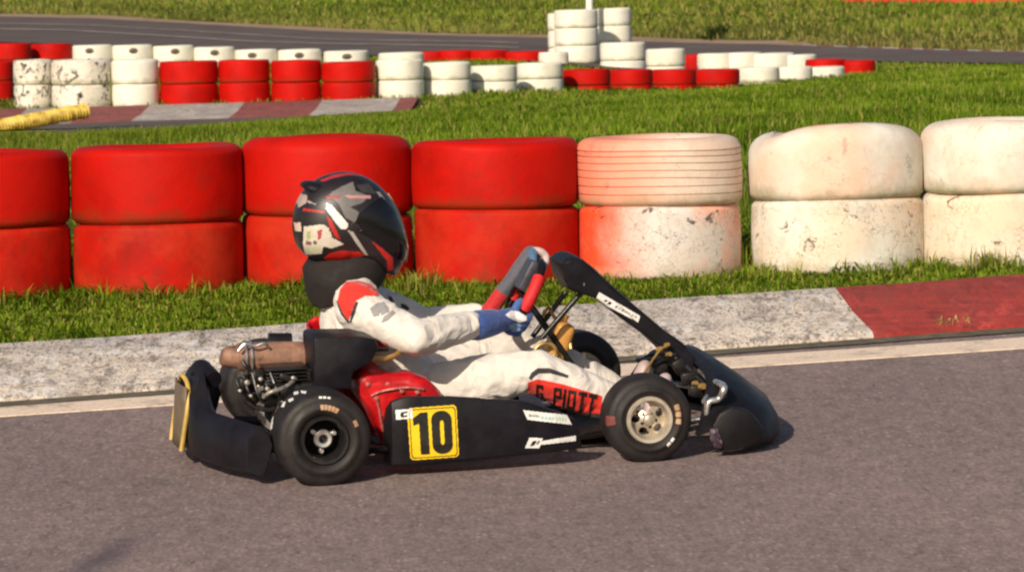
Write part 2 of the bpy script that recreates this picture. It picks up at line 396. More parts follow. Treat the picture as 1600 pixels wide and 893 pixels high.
# ------------------------------------------------------------------ terrain
def smooth(x, a, b):
    t = np.clip((np.asarray(x, float) - a) / (b - a), 0, 1); return t * t * (3 - 2 * t)
_py = np.array([-60, 0, 18, 26, 30, 36, 44, 52, 62, 70, 72, 74.5, 78, 93, 110, 130, 150, 175, 220, 400, 3000.])
_pz = np.array([-1.2, -1.17, 0, .52, .56, .45, .22, 0, -.3, -.52, -.53, -.39, -.31, -.28, -.25, 0, .35, 1.2, 2.3, 2.8, 3.0])
_ty = np.arange(-60, 3000, .5); _tz = np.interp(_ty, _py, _pz)
_k = np.hanning(9); _k /= _k.sum(); _tzs = np.convolve(np.pad(_tz, 4, mode='edge'), _k, 'valid')
def terrain(X, Y):
    X = np.asarray(X, float); Y = np.asarray(Y, float)
    z = np.interp(Y, _ty, np.where(_ty < 24, _tz, _tzs))
    z = z + .012 * np.clip(X, -8, 8) * (1 - .7 * smooth(Y, 25, 45))
    A = np.interp(X, [-2.7, -1.07, .43, 1.87, 2.8, 4.3, 6.5], [0, .07, .135, .20, .27, .34, .39])
    z = z + A * np.exp(-((Y - 50) / 10.0) ** 2)
    z = z - .22 * smooth(X, -.5, 3) * smooth(Y, 66, 74) * (1 - smooth(Y, 96, 112))
    z = z - .13 * np.exp(-((X + 6.3) / 1.1) ** 2 - ((Y - 68.6) / 2.2) ** 2)
    return z
def G(px, py, y0=14.0, y1=260.0, lift=0.0):
    """where the sight line through a point of the photograph meets the terrain"""
    d = ray(px, py); t = np.arange(y0, y1, .05); X = d.x / d.y * t; Z = CAM.z + d.z / d.y * t
    below = Z < terrain(X, t) + lift
    i = int(np.argmax(below)) if below.any() else len(t) - 1
    return Vector((X[i], t[i], terrain(X[i], t[i]) + lift))
def at(px, py, Y):
    d = ray(px, py); return CAM + d * (Y / d.y)

ys = np.concatenate([np.arange(-30, 10, 4), np.arange(10, 28, .5), np.arange(28, 80, 1.0), np.arange(80, 200, 2.5), np.geomspace(200, 2500, 24)])
xs = np.concatenate([-np.geomspace(1200, 16, 22), np.arange(-15, 15.01, .75), np.geomspace(16, 1200, 22)])
gx, gy = np.meshgrid(xs, ys); gz = terrain(gx, gy)
rows = [[(gx[i, j], gy[i, j], gz[i, j]) for j in range(len(xs))] for i in range(len(ys))]
tag(MB().grid(rows).build('ground', M['soil']), kind='structure')

def strip(name, nearf, farf, x0, x1, nx, ny, mat, lift, kind='structure'):
    """a sheet between two lines Y = f(X), laid on the terrain"""
    rows = []
    for i in range(nx + 1):
        X = x0 + (x1 - x0) * i / nx; a = nearf(X); b = farf(X); r = []
        for j in range(ny + 1):
            Y = a + (b - a) * j / ny; r.append((X, Y, float(terrain(X, Y)) + lift))
        if 'line' in name: r.insert(0, (r[0][0], r[0][1], r[0][2] - .0034)); r.append((r[-1][0], r[-1][1], r[-1][2] - .0034))
        rows.append(r)
    return tag(MB().grid(rows).build(name, mat), kind=kind)

kerb_front = lambda X: 20.22 + .294 * X
kerb_back = lambda X: 21.12 + .272 * X
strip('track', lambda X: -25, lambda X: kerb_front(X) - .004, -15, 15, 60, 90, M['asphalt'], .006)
strip('track_line', lambda X: 19.80 + .241 * X, lambda X: 20.05 + .248 * X, -8, 8, 60, 1, M['line'], .0095)

strip('gutter_dirt', lambda X: kerb_front(X) - .125 + .012 * noise.noise((X * 4, 0, 0)), lambda X: kerb_front(X) - .004, -8, 8, 160, 1, plain('gutter_grime', (.105, .088, .058), .95, var=.45, scale=18), .0105)
# the near kerb: a low ramp of painted concrete, white blocks then a red one
def kerb(name, xa, xb, mat_of, front, back, h, breaks, slant=0.0, lip=.02, base=.0):
    mb = MB(); fm = []; prof = [(0, -.03), (0, lip), (.04, lip + .01), (.5, h * .55), (.95, h), (1.0, h - .015), (1.0, -.03)]
    cuts = sorted(set([xa, xb] + breaks)); mats = []
    for k in range(len(cuts) - 1):
        n = max(1, int((cuts[k + 1] - cuts[k]) / .25)); rws = []
        for i in range(n + 1):
            X = cuts[k] + (cuts[k + 1] - cuts[k]) * i / n; r = []
            for t, z in prof:
                Xt = X + slant * t; Y = front(Xt) + (back(Xt) - front(Xt)) * t
                jz = .006 * noise.noise((Xt * 3, Y * 3, 0)) if 0 < t < 1 else 0
                r.append((Xt, Y, float(terrain(Xt, Y)) + z + jz + base))
            rws.append(r)
        c0 = len(mb.F); mb.grid(rws); mats += [mat_of(k)] * (len(mb.F) - c0)
    names = []
    for mm in mats:
        if mm not in names: names.append(mm)
    o = mesh_obj(name, mb.V, mb.F, [M[x] for x in names], None, True, [names.index(x) for x in mats])
    bm = bmesh.new(); bm.from_mesh(o.data); bmesh.ops.recalc_face_normals(bm, faces=bm.faces[:])
    for e in bm.edges:
        if len(e.link_faces) == 2 and e.calc_face_angle(0) > .7: e.smooth = False
    bm.to_mesh(o.data); bm.free()
    return tag(o, kind='structure')
pk = G(1370, 530, lift=.03); pk2 = G(1310, 467, lift=.085)
slant = pk2.x - pk.x
kerb('kerb', -8, 8, lambda k: ['kerb_red', 'kerb_white', 'kerb_red'][k], kerb_front, kerb_back, .088, [-3.4, pk.x], slant)

# ---- ground beyond the wall
def poly_fn(pts):
    xs_ = [p.x for p in pts]; ys_ = [p.y for p in pts]
    return lambda X: float(np.interp(X, xs_, ys_))
near_b = [G(*p) for p in ((0, 236), (60, 226), (150, 211), (250, 197), (400, 187), (500, 182), (620, 170))]
nb_pts = [Vector((-12, 36, 0)), near_b[0] - Vector((.6, 4, 0))] + near_b + [near_b[-1] + Vector((1.5, 3, 0)), Vector((4, 70, 0))]
nb = poly_fn(sorted(nb_pts, key=lambda p: p.x))
bk_f = lambda X: 71.9 + .05 * X
bk_b = lambda X: 74.3 + .05 * X
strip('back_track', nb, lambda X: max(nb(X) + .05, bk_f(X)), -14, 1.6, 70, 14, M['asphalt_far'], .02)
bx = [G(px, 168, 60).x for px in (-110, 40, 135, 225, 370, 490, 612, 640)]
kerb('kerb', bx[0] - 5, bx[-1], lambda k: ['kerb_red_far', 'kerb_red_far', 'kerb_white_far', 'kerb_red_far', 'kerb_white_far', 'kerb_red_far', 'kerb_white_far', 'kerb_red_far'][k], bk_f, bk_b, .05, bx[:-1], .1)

far_e = [G(px, py, 85) for px, py in ((0, 28), (150, 31), (300, 39), (520, 52), (850, 62), (1200, 72), (1370, 78), (1600, 84))]
far_e = [far_e[0] + Vector((-20, 12, 0))] + far_e + [far_e[-1] + Vector((12, -18, 0))]
fe = poly_fn(far_e)
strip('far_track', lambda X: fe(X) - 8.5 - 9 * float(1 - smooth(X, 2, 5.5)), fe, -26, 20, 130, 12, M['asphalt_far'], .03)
strip('verge', lambda X: fe(X) - .0, lambda X: fe(X) + 2.2 + 1.2 * noise.noise((X * .4, 0, 0)), -26, 5.2, 90, 4, M['verge_dirt'], .025)
for a_, w_ in ((9.0, .5), (5.2, .3)):
    strip('far_track_line', lambda X: fe(X) - a_ - w_, lambda X: fe(X) - a_, -22, .2, 60, 2, M['line_far'], .045)
kx = [4.9 + .2 * k + .05 * math.sin(k * 5) for k in range(40)]
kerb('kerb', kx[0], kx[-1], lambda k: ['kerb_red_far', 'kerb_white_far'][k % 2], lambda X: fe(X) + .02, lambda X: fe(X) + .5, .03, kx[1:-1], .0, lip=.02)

# ------------------------------------------------------------------ grass
def blades(name, pts, hgt, wid, col, lean=.5, seed=1):
    g = np.random.default_rng(seed); n = len(pts)
    ang = g.uniform(0, 2 * PI, n); la = g.uniform(0, 2 * PI, n); lm = np.abs(g.normal(0, lean, n))
    d = np.stack([np.cos(ang), np.sin(ang), np.zeros(n)], 1) * (wid * .5)[:, None]
    ld = np.stack([np.cos(la), np.sin(la), np.zeros(n)], 1)
    upv = np.array([0, 0, 1.0])
    mid = pts + upv * (hgt * .55)[:, None] + ld * (hgt * lm * .25)[:, None]
    tip = pts + upv * (hgt * np.clip(1 - lm * .35, .35, 1))[:, None] + ld * (hgt * lm * .85)[:, None]
    b0 = pts - upv * .01
    V = np.stack([b0 - d, b0 + d, mid + d * .8, mid - d * .8, tip], 1).reshape(-1, 3)
    i = np.arange(n)[:, None] * 5
    quad = i + np.array([[0, 1, 2, 3]]); tri = i + np.array([[3, 2, 4]])
    me = bpy.data.meshes.new(name)
    me.vertices.add(n * 5); me.vertices.foreach_set('co', V.astype(np.float32).ravel())
    me.loops.add(n * 7); me.polygons.add(n * 2)
    loops = np.concatenate([quad, tri], 1).ravel(); me.loops.foreach_set('vertex_index', loops.astype(np.int32))
    st = (np.arange(n)[:, None] * 7 + np.array([[0, 4]])).ravel(); me.polygons.foreach_set('loop_start', st.astype(np.int32))
    me.update(calc_edges=True); me.materials.append(M['grass'])
    cc = np.ones((n, 5, 4), np.float32); shade = np.array([.55, .55, .9, .9, 1.1])[None, :, None]
    cc[:, :, :3] = col[:, None, :] * np.where(shade > 0, 1.0, 1.0)
    a = me.color_attributes.new('Col', 'FLOAT_COLOR', 'POINT'); a.data.foreach_set('color', cc.ravel())
    o = bpy.data.objects.new(name, me); C.objects.link(o)
    return tag(o, kind='stuff')
def vnoise(x, y, s, seed=0):
    """cheap value noise on arrays"""
    x = x * s + seed * 17.3; y = y * s + seed * 9.1; xi = np.floor(x).astype(int); yi = np.floor(y).astype(int); fx = x - xi; fy = y - yi
    fx = fx * fx * (3 - 2 * fx); fy = fy * fy * (3 - 2 * fy)
    h = lambda a, b: np.modf(np.abs(np.sin(a * 127.1 + b * 311.7 + seed) * 43758.5453))[0]
    return (h(xi, yi) * (1 - fx) + h(xi + 1, yi) * fx) * (1 - fy) + (h(xi, yi + 1) * (1 - fx) + h(xi + 1, yi + 1) * fx) * fy
def grass_cols(x, y, g, s1=2.2, dry=.28, boost=1.0):
    n = len(x); base = np.array([[.125, .215, .010]]); lite = np.array([[.265, .36, .030]]); drk = np.array([[.052, .098, .003]]); dr = np.array([[.42, .36, .10]])
    p = vnoise(x, y, s1, 1) * .6 + vnoise(x, y, s1 * 3.1, 2) * .4
    t = np.clip(p * 1.3 - .15 + g.normal(0, .25, n), 0, 1)[:, None]
    c = np.where(t < .5, drk + (base - drk) * t * 2, base + (lite - base) * (t - .5) * 2)
    k = (g.random(n) < dry * (.35 + 1.3 * vnoise(x, y, s1 * .7, 3)))[:, None] * g.uniform(.3, 1, n)[:, None]
    return np.clip((c * (1 - k) + dr * k) * boost, 0, 1)

# near verge between the kerb and the tyre wall, and among the tyres
g = np.random.default_rng(5); n = 120000
x = g.uniform(-3.6, 3.6, n); y = g.uniform(20.1, 24.6, n); xx, yy = x, y
ok = (y > kerb_back(x) - .03 + .12 * (vnoise(x, y, 6, 4) - .35)) & (y < 24.5)
x, y = x[ok], y[ok]; n = len(x)
cl = vnoise(x, y, 7, 5) * .6 + vnoise(x, y, 19, 6) * .4
wall_d = np.exp(-((y - 22.42) / .13) ** 2)
hg = .016 + .044 * cl ** 1.5 * g.uniform(.5, 1.4, n) + wall_d * .075 * g.random(n) ** 2 * (vnoise(x, y, 5, 8) > .35)
hg *= np.where(y - kerb_back(x) < .15, .65, 1)
blades('grass', np.stack([x, y, terrain(x, y) + .05 * np.exp(-(y - kerb_back(x)) / .35)], 1), hg, g.uniform(.005, .011, n), grass_cols(x, y, g, 5.5, .16), 1.7, 2)

# the slope behind the wall, down to the far side of the circuit
n = 460000; y = 24.3 + (71.4 - 24.3) * g.random(n) ** .8; x = g.uniform(-1, 1, n) * (.088 * y + 2.0)
nbv = np.interp(x, [p.x for p in sorted(nb_pts, key=lambda p: p.x)], [p.y for p in sorted(nb_pts, key=lambda p: p.x)])
ok = (y < nbv + .6 * (vnoise(x, y, 1.1, 3) - .5)) & (y < 71.3); x, y = x[ok], y[ok]; n = len(x)
edge = np.clip((np.interp(x, [p.x for p in sorted(nb_pts, key=lambda p: p.x)], [p.y for p in sorted(nb_pts, key=lambda p: p.x)]) - y) / 9, .12, 1)
dryv = grass_cols(x, y, g, 1.3, .14, 1.0)
lf = smooth(-x, -.5, 3.2)[:, None] * .55
dryv = dryv * (1 - lf * .5) + np.array([[.22, .20, .035]]) * lf * .5
blades('grass', np.stack([x, y, terrain(x, y)], 1), g.uniform(.03, .075, n) * (.6 + .8 * vnoise(x, y, 2.5, 9)) * edge * (1 - .45 * smooth(y, 40, 52)) * (1 - .6 * smooth(-x, 1.2, 3.0) * smooth(y, 34, 44)), .003 + .00019 * y * g.uniform(.6, 1.3, n), dryv, .45, 3)

# around the far tyre wall
n = 110000; y = 68 + 26 * g.random(n); x = g.uniform(-1, 1, n) * (.09 * y + 2)
ok = np.where(y < 74.45, x > bx[-1] + .15, True) & (y < np.interp(x, [p.x for p in far_e], [p.y for p in far_e]) - 9.2 - 9 * (1 - smooth(x, 2, 5.5))) & ((y > 71.2) | (x > 1.75)); x, y = x[ok], y[ok]; n = len(x)
blades('grass', np.stack([x, y, terrain(x, y)], 1), g.uniform(.03, .08, n), g.uniform(.012, .03, n), grass_cols(x, y, g, 1.0, .25), .6, 6)
# the bank beyond the far track
n = 120000; y = 86 + (185 - 86) * g.random(n); x = g.uniform(-1, 1, n) * (.092 * y + 3)
fev = np.interp(x, [p.x for p in far_e], [p.y for p in far_e]); ok = y > fev + np.where(x > 4.8, .7, 1.6 + 1.6 * (vnoise(x, y, .5, 3))); x, y = x[ok], y[ok]; n = len(x)
fev = fev[ok]
c = grass_cols(x, y, g, .35, .35, 1.0); dk = (np.exp(-(y - fev) / 7) * .75)[:, None] * (.5 + .8 * vnoise(x, y, .5, 12))[:, None]
dk = np.clip(dk + .18, 0, 1)
dk = np.clip(dk - .12, 0, .8); c = c * (1 - dk) + np.array([[.30, .235, .085]]) * dk
blades('grass', np.stack([x, y, terrain(x, y)], 1), g.uniform(.06, .15, n) * (.5 + vnoise(x, y, .6, 7)), g.uniform(.02, .05, n), c, .6, 4)

# ------------------------------------------------------------------ tyre walls
def tyre_mesh(name, R, H, mat, squash=.03, seed=0, seg=72, grooves=False, sag=0.0, tilt=0.0, sr=.16, srb=.09):
    """a car tyre lying flat: tread band, shoulders, side walls and open bore"""
    h = H / 2
    def half(rs):
        o = []
        for k in range(0, 11): o.append((R - .003 * (k / 10) ** 2, (h - rs) * k / 10))
        for k in range(1, 9):
            a = PI / 2 * k / 8; o.append((R - rs * 1.25 * (1 - math.cos(a)) - .003, h - rs + rs * math.sin(a)))
        return o + [(R * .74, h + .001), (R * .66, h - .006), (R * .585, h - .02), (R * .56, h - .045), (R * .575, h - .07), (R * .7, h * .45), (R * .80, 0)]
    tp, bt = half(H * sr), half(H * srb)
    prof = [(r, -z) for r, z in bt[::-1]][1:] + tp[1:]
    if grooves:
        out = [p for p in prof if not (p[0] > R * .9 and abs(p[1]) < h * .72)]
        k = max(i for i, p in enumerate(out) if p[1] < 0 and p[0] > R * .9)
        pr = lambda z: R - .003 * (z / h) ** 2; lev = []
        gz = [-.64, -.40, -.16, .06, .28, .48, .64]
        for q in np.linspace(-.71 * h, .71 * h, 25):
            if min(abs(q - y_ * h) for y_ in gz) > .006: lev.append((pr(q), q))
        for y_ in gz:
            q = y_ * h; lev += [(pr(q), q - .0021), (pr(q) - .006, q - .0011), (pr(q) - .006, q + .0011), (pr(q), q + .0021)]
        lev.sort(key=lambda l: l[1]); prof = out[:k + 1] + lev + out[k + 1:]
    rnd = random.Random(seed); off = Vector((rnd.random() * 50, rnd.random() * 50, rnd.random() * 50))
    rows = []
    for i in range(seg):
        a = 2 * PI * i / seg; ca, sa = math.cos(a), math.sin(a); r = []
        for rad, z in prof:
            p = Vector((ca * rad, sa * rad, z))
            nn = noise.noise(off + p * 3.2) * squash + noise.noise(off + p * 9) * squash * .3
            rr = rad * (1 + nn * .6)
            zz = z + (noise.noise(off + p * 2.3 + Vector((9, 0, 0))) * squash * .55 + tilt * ca * rad) * (1 if z > -h * .2 else .3)
            if sag: zz += sag * (z / h + .3) * (rad / R) * (.12 * ca - .55 * sa) * (.0 if z < 0 else 1) - (sag * .9 * math.exp(-((a - 3.5) / .5) ** 2) * (1 if z > h * .1 else 0))
            r.append((ca * rr, sa * rr, zz + h))
        rows.append(r)
    mb = MB().grid(rows, closed_u=True, closed_v=True)
    return mb.build(name, M[mat], None, True, 55)

YW = 22.72          # the wall's centre line at X = 0
def place_tyre(o, x, y, z, rz=0, label='', group=None):
    o.location = (x, y, z); o.rotation_euler = (0, 0, rz); tag(o, label, 'tyre', group); return o
# px of the stack's left and right edge, top, seam, materials, labels
near = [
 (-160, 112, 236, 359, 'tyre_red', 'tyre_red_dull', 'stack cut off by the left edge of the photo', 0),
 (113, 383, 228, 353, 'tyre_red', 'tyre_red_dull', 'stack between the cut-off stack and the taller stack behind the helmet', 1),
 (381, 646, 211, 340, 'tyre_red', 'tyre_red_dull', 'tall stack directly behind the black helmet', 2),
 (645, 908, 217, 329, 'tyre_red', 'tyre_red_dull', 'stack right beside the first pale stack', 3),
 (904, 1162, 212, 324, 'tyre_spray', 'tyre_spray_strong', '', 4),
 (1170, 1446, 200, 315, 'tyre_cream', 'tyre_cream_low', '', 5),
 (1440, 1712, 186, 304, 'tyre_cream', 'tyre_cream_low', '', 6)]
lab_up = {0: 'red painted tyre, upper one of the stack cut off at the left edge',
 1: 'bright red tyre on top of the stack just left of the helmeted driver',
 2: 'tallest red tyre, upper one of the stack directly behind the black helmet',
 3: 'upper red tyre of the stack touching the pink and cream stack',
 4: 'peach tinted tyre with rows of dark tread grooves on top of its stack',
 5: 'fat cream tyre with slumped rounded top beside the gap in the wall',
 6: 'cream tyre on top of the stack cut off by the right edge of the photo'}
lab_lo = {0: 'red tyre in the grass, bottom of the stack cut off at the left edge',
 1: 'dull red tyre in the grass, bottom of the stack left of the driver',
 2: 'red tyre in the grass behind the driver neck collar, bottom of its stack',
 3: 'red tyre in the grass behind the driver gloves, bottom of its stack',
 4: 'scuffed tyre fading from red to grey white, under the grooved peach tyre',
 5: 'cream tyre with dark cracks in the grass under the slumped tyre',
 6: 'cracked cream tyre in the grass at the right edge of the photo'}
for xl, xr, yt, ysm, mu, ml, _, k in near:
    xc = (xl + xr) / 2; Yc = YW + (.10 if k in (2,) else 0) + .02 * (k % 2)
    s = FPX / Yc; R = (xr - xl) / 2 / s
    if k == 2: R *= 1.02
    p_seam = at(xc, ysm, Yc - R); p_top = at(xc, yt + 3, Yc - R * .80); p0 = at(xc, 400, Yc)
    gz = float(terrain(p0.x, Yc)) - .015
    H1 = p_seam.z - gz; H2 = p_top.z - p_seam.z
    print('stack', k, 'R %.3f lower %.3f upper %.3f ground %.3f' % (R, H1, H2, gz))
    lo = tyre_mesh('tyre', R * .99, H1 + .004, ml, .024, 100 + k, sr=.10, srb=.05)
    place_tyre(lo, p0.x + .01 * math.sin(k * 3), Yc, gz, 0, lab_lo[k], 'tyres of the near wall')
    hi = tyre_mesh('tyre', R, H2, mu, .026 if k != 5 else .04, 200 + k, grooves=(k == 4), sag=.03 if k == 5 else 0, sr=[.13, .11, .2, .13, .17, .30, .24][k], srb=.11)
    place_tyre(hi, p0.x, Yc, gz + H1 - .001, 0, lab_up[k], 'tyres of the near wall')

# far walls: one mesh per colour, copied
def far_tyre(R, H, mat, seed):
    o = tyre_mesh('tyre', R, H, mat, .016, seed, seg=40, sr=.12, srb=.07); C.objects.unlink(o); return o
protos = {}
def get_proto(mat, v):
    if (mat, v) not in protos: protos[(mat, v)] = far_tyre(.315, .25, mat, 300 + len(protos))
    return protos[(mat, v)]
cnt = [0]
def put_far(mat, x, y, z, label, group, sx=1.0, hz=1.0):
    cnt[0] += 1
    src = get_proto(mat, cnt[0] % 3); o = src.copy(); C.objects.link(o)
    o.location = (x, y, z); o.rotation_euler = (0, 0, random.uniform(-.6, .6)); o.scale = (sx, sx, hz)
    return tag(o, label, 'tyre', group)
ORD = ['first', 'second', 'third', 'fourth', 'fifth', 'sixth', 'seventh', 'eighth', 'ninth', 'tenth']
# front row: two high  (left px, right px, top px, Y, material, words)
fr = [(22, 82, 92, 74.9, 'tyre_far_worn', 'scuffed white', 'at the front row left end'),
 (80, 173, 92, 74.7, 'tyre_far_worn', 'blotched white', 'second in the far front row'),
 (174, 248, 92, 74.7, 'tyre_far_white', 'clean white', 'just left of the far red stacks')]
fr += [(a, b_, c_, 74.8, 'tyre_far_red', 'red', '%s of four red above the far kerb' % ORD[i]) for i, (a, b_, c_) in enumerate(((249, 341, 94), (341, 422, 92), (423, 502, 93), (502, 586, 95)))]
fr += [(a, b_, c_, Y_, 'tyre_far_white', 'white', '%s of four white right of the red' % ORD[i]) for i, (a, b_, c_, Y_) in enumerate(((587, 662, 92, 75.0), (661, 736, 96, 75.4), (735, 808, 101, 76), (807, 880, 97, 76.8)))]
fr += [(a, b_, c_, Y_, 'tyre_far_red', 'red', '%s of four red behind the crest' % ORD[i]) for i, (a, b_, c_, Y_) in enumerate(((879, 954, 107, 77.5), (950, 1020, 107, 78.6), (1016, 1088, 107, 79.8), (1084, 1156, 107, 81)))]
fr += [(a, b_, c_, Y_, 'tyre_far_white', 'white', '%s of three white at the right end' % ORD[i]) for i, (a, b_, c_, Y_) in enumerate(((1152, 1218, 104, 82.3), (1210, 1270, 103, 83.6), (1258, 1320, 103, 85)))]
for a, b_, yt, Y_, mat, w, where in fr:
    xc = (a + b_) / 2; s = FPX / Y_; sx = min(1.18, max(.78, (b_ - a) / s / .63)); R = .315 * sx
    pt = at(xc, yt + 2, Y_ - R * .85); x_ = at(xc, 120, Y_).x; gz = float(terrain(x_, Y_)) - .03
    hz = min(1.35, max(.8, (pt.z - gz) / .5)); gz = pt.z - .5 * hz
    put_far(mat, x_, Y_, gz, '%s lower tyre, far stack %s' % (w, where), 'tyres of the far wall', sx, hz)
    put_far(mat, x_, Y_, gz + .25 * hz, '%s upper tyre, far stack %s' % (w, where), 'tyres of the far wall', sx, hz)
# the leftmost dark red stack and the rear row
rear = [(-34, 20, 94, 76.3, 'tyre_far_red', 'shaded red', 'beside the scuffed white stack', 2, 0),
 (-15, 49, 66, 90.5, 'tyre_far_red', 'red', 'at the back row left end', 2, 0), (48, 113, 67, 91, 'tyre_far_red', 'red', 'left of the bolted back row whites', 2, 0)]
for i, (a, b_, yt) in enumerate(((113, 176, 69), (175, 239, 69), (239, 303, 70), (302, 367, 72), (366, 434, 76), (434, 502, 76), (502, 580, 78))):
    rear.append((a, b_, yt, 91, 'tyre_far_white', 'white', 'of the back row, %s with bolt holes' % ORD[i], 2, 1))
rear.append((590, 664, 81, 90, 'tyre_far_white', 'white', 'between bolted whites and low reds', 2, 0))
for i, (a, b_, yt) in enumerate(((655, 693, 79), (686, 738, 77), (734, 792, 77), (788, 851, 79))):
    rear.append((a - 4, b_ + 4, yt, 91, 'tyre_far_red', 'red', '%s of four left of the tower' % ORD[i], 2, 0))
rear += [(846, 884, 80, 90, 'tyre_far_white', 'white', 'squeezed against the white tower', 2, 0),
 (1009, 1071, 75, 88, 'tyre_far_white', 'white', 'alone right of the white tower', 2, 0),
 (1066, 1102, 84, 89, 'tyre_far_red', 'red', 'peeping between two white ones', 2, 0)]
for i, (a, b_, yt) in enumerate(((1097, 1142, 82), (1136, 1182, 81), (1176, 1234, 82), (1222, 1268, 84))):
    rear.append((a - 8, b_ + 8, yt, 88.5, 'tyre_far_white', 'white', '%s of the white back row run' % ORD[i], 2, 0))
for i, (a, b_, yt) in enumerate(((1258, 1322, 91), (1312, 1368, 93))):
    rear.append((a, b_, yt, 86.5, 'tyre_far_red', 'red', '%s of two closing the row' % ORD[i], 2, 0))
for a, b_, yt, Y_, mat, w, where, nn, hole in rear:
    xc = (a + b_) / 2; s = FPX / Y_; sx = min(1.1, max(.72, (b_ - a) / s / .63)); R = .315 * sx
    pt = at(xc, yt + 2, Y_ - R * .85); x_ = at(xc, 90, Y_).x; gz = pt.z - .5
    for q in range(nn):
        o = put_far(mat, x_, Y_, gz + .25 * q, '%s %s tyre, far stack %s' % (w, ['lower', 'upper'][q], where), 'tyres of the far wall', sx, 1)
        if hole and q == 1:
            hb = MB(); rws = []
            for u_ in range(9):
                ph = PI * u_ / 8; rws.append([(.07 * math.sin(ph) * math.cos(q_), -.305 - .022 * math.sin(ph) * 0 + .02 * math.cos(ph), .165 + .05 * math.sin(ph) * math.sin(q_)) for q_ in [2 * PI * w_ / 20 for w_ in range(20)]])
            h_ = hb.grid(rws, closed_v=True, cap=True).build('bolt_hole', M['tyre_dark'], o); h_.rotation_euler = (0, 0, -o.rotation_euler.z + random.uniform(-.15, .15))
# the white tower with a pole
tower = [(866, 935, 15, 91.5, 4, 'front column of the white tower'), (933, 987, 12, 92.6, 4, 'rear column of the white tower'), (856, 906, 20, 93.2, 4, 'half hidden column on the left of the white tower'), (937, 1009, 66, 90.2, 2, 'short stack at the foot of the white tower')]
for a, b_, yt, Y_, nn, where in tower:
    xc = (a + b_) / 2; s = FPX / Y_; sx = (b_ - a) / s / .63; R = .315 * sx; pt = at(xc, yt + 1, Y_ - R * .85); x_ = at(xc, 60, Y_).x
    hh = .27
    for q in range(nn):
        put_far('tyre_far_white', x_, Y_, pt.z - hh * (nn - q), 'white %s tyre in the %s' % ({4: ['bottom', 'lower', 'upper', 'topmost'], 2: ['bottom', 'top']}[nn][q], where), 'tyres of the white tower', sx, hh / .25)
pp = at(921, 14, 92); pole = MB().tube([(pp.x, 92, -.4), (pp.x, 92, 1.0), (pp.x, 92, 3.0)], .055, 14, False)
pole.lathe([(0, 3.0), (.07, 3.0), (.07, 3.04), (0, 3.06)], (pp.x, 92, 0), (0, 0, 1), 14, False)
tag(pole.build('pole', plain('pole_paint', (.78, .76, .68), .5, var=.08)), 'slim white pole rising out of the white tyre tower', 'pole')

# yellow corrugated pipe at the left
a = at(134, 173, 69.4); b_ = at(-6, 199, 68.6); dv = (b_ - a); pts = []; rr = []
for i in range(170):
    t = i / 120.0; p = a + dv * t; pts.append(p); rr.append(.078 + .012 * math.sin(i * PI / 2) + .012 * noise.noise((i * .13, 0, 0)))
def yellow_pipe_mat():
    mt, nt, b = new_mat('yellow_pipe'); v = obj_vec(nt)
    c = ramp(nt, noise_n(nt, v, 9, 5, .7), [(.36, (.22, .14, .015)), (.5, (.58, .40, .045)), (.68, (.72, .56, .14))])
    nt.links.new(c, b.inputs['Base Color']); b.inputs['Roughness'].default_value = .6; return mt
tag(MB().tube(pts, rr, 16, False).build('pipe', yellow_pipe_mat(), None, True, 60), 'yellow corrugated pipe lying on the tarmac at the left edge', 'pipe')

# red barrier far up the bank, dark weed at the road edge
p0 = G(1316, 4, 95); p1 = G(1600, 5, 95); mb = MB(); ez = (p1 - p0)
prof = [(-.25, -.1), (-.22, .1), (-.10, .35), (-.08, .75), (.08, .75), (.10, .35), (.22, .1), (.25, -.1)]
rws = []
for i in range(30):
    p = p0 + ez * (i / 14.0); rws.append([(p.x, p.y + a_, float(terrain(p.x, p.y)) + z_) for a_, z_ in prof])
tag(mb.grid(rws, cap=True).build('barrier', plain('barrier_red', (.58, .03, .015), .5, var=.15, scale=2), None, True, 30), 'long red barrier across the grass bank at the top right', 'barrier')
p = G(1113, 66, 95); wp = []; gg = np.random.default_rng(3)
k = 130; t = gg.random(k); wx = p.x + gg.normal(0, .07, k) + .5 * t - .12; wy = p.y + .4 + gg.normal(0, .3, k) + t * 4
w_o = blades('weed_clump', np.stack([wx, wy, terrain(wx, wy)], 1), gg.uniform(.06, .26, k), gg.uniform(.03, .06, k), np.tile(np.array([[.028, .04, .008]]), (k, 1)) * gg.uniform(.6, 1.6, (k, 1)), .5, 9)
w_o['kind'] = 'thing'; tag(w_o, 'dark weed clump on the pale bank beyond the far road', 'weed')

# taller tufts at the wall foot
def tuft(px, py, Y, n, h, label, seed):
    g2 = np.random.default_rng(seed); c0 = at(px, py, Y)
    tx = c0.x + g2.normal(0, .05, n); ty = Y + g2.normal(0, .03, n)
    o = blades('grass_tuft', np.stack([tx, ty, terrain(tx, ty)], 1), g2.uniform(.4, 1.1, n) * h, g2.uniform(.004, .008, n), grass_cols(tx, ty, g2, 5, .5), .55, seed)
    o['kind'] = 'thing'; tag(o, label, 'grass tuft')
tuft(655, 420, 22.30, 90, .13, 'tall weedy grass tuft between two red stacks right of the helmet', 21)
tuft(1205, 400, 22.33, 70, .09, 'leafy grass tuft at the left foot of the slumped cream stack', 22)
tuft(1550, 380, 22.36, 130, .11, 'long grass tuft against the pale stack at the right edge', 23)
tuft(1165, 395, 22.75, 120, .16, 'dark grass growing in the gap between two pale stacks', 24)
pst = G(1500, 520, lift=.05); g4 = np.random.default_rng(8); k = 22; sx_ = pst.x + g4.uniform(-.07, .08, k); sy_ = kerb_front(sx_) + .10 + g4.normal(0, .03, k)
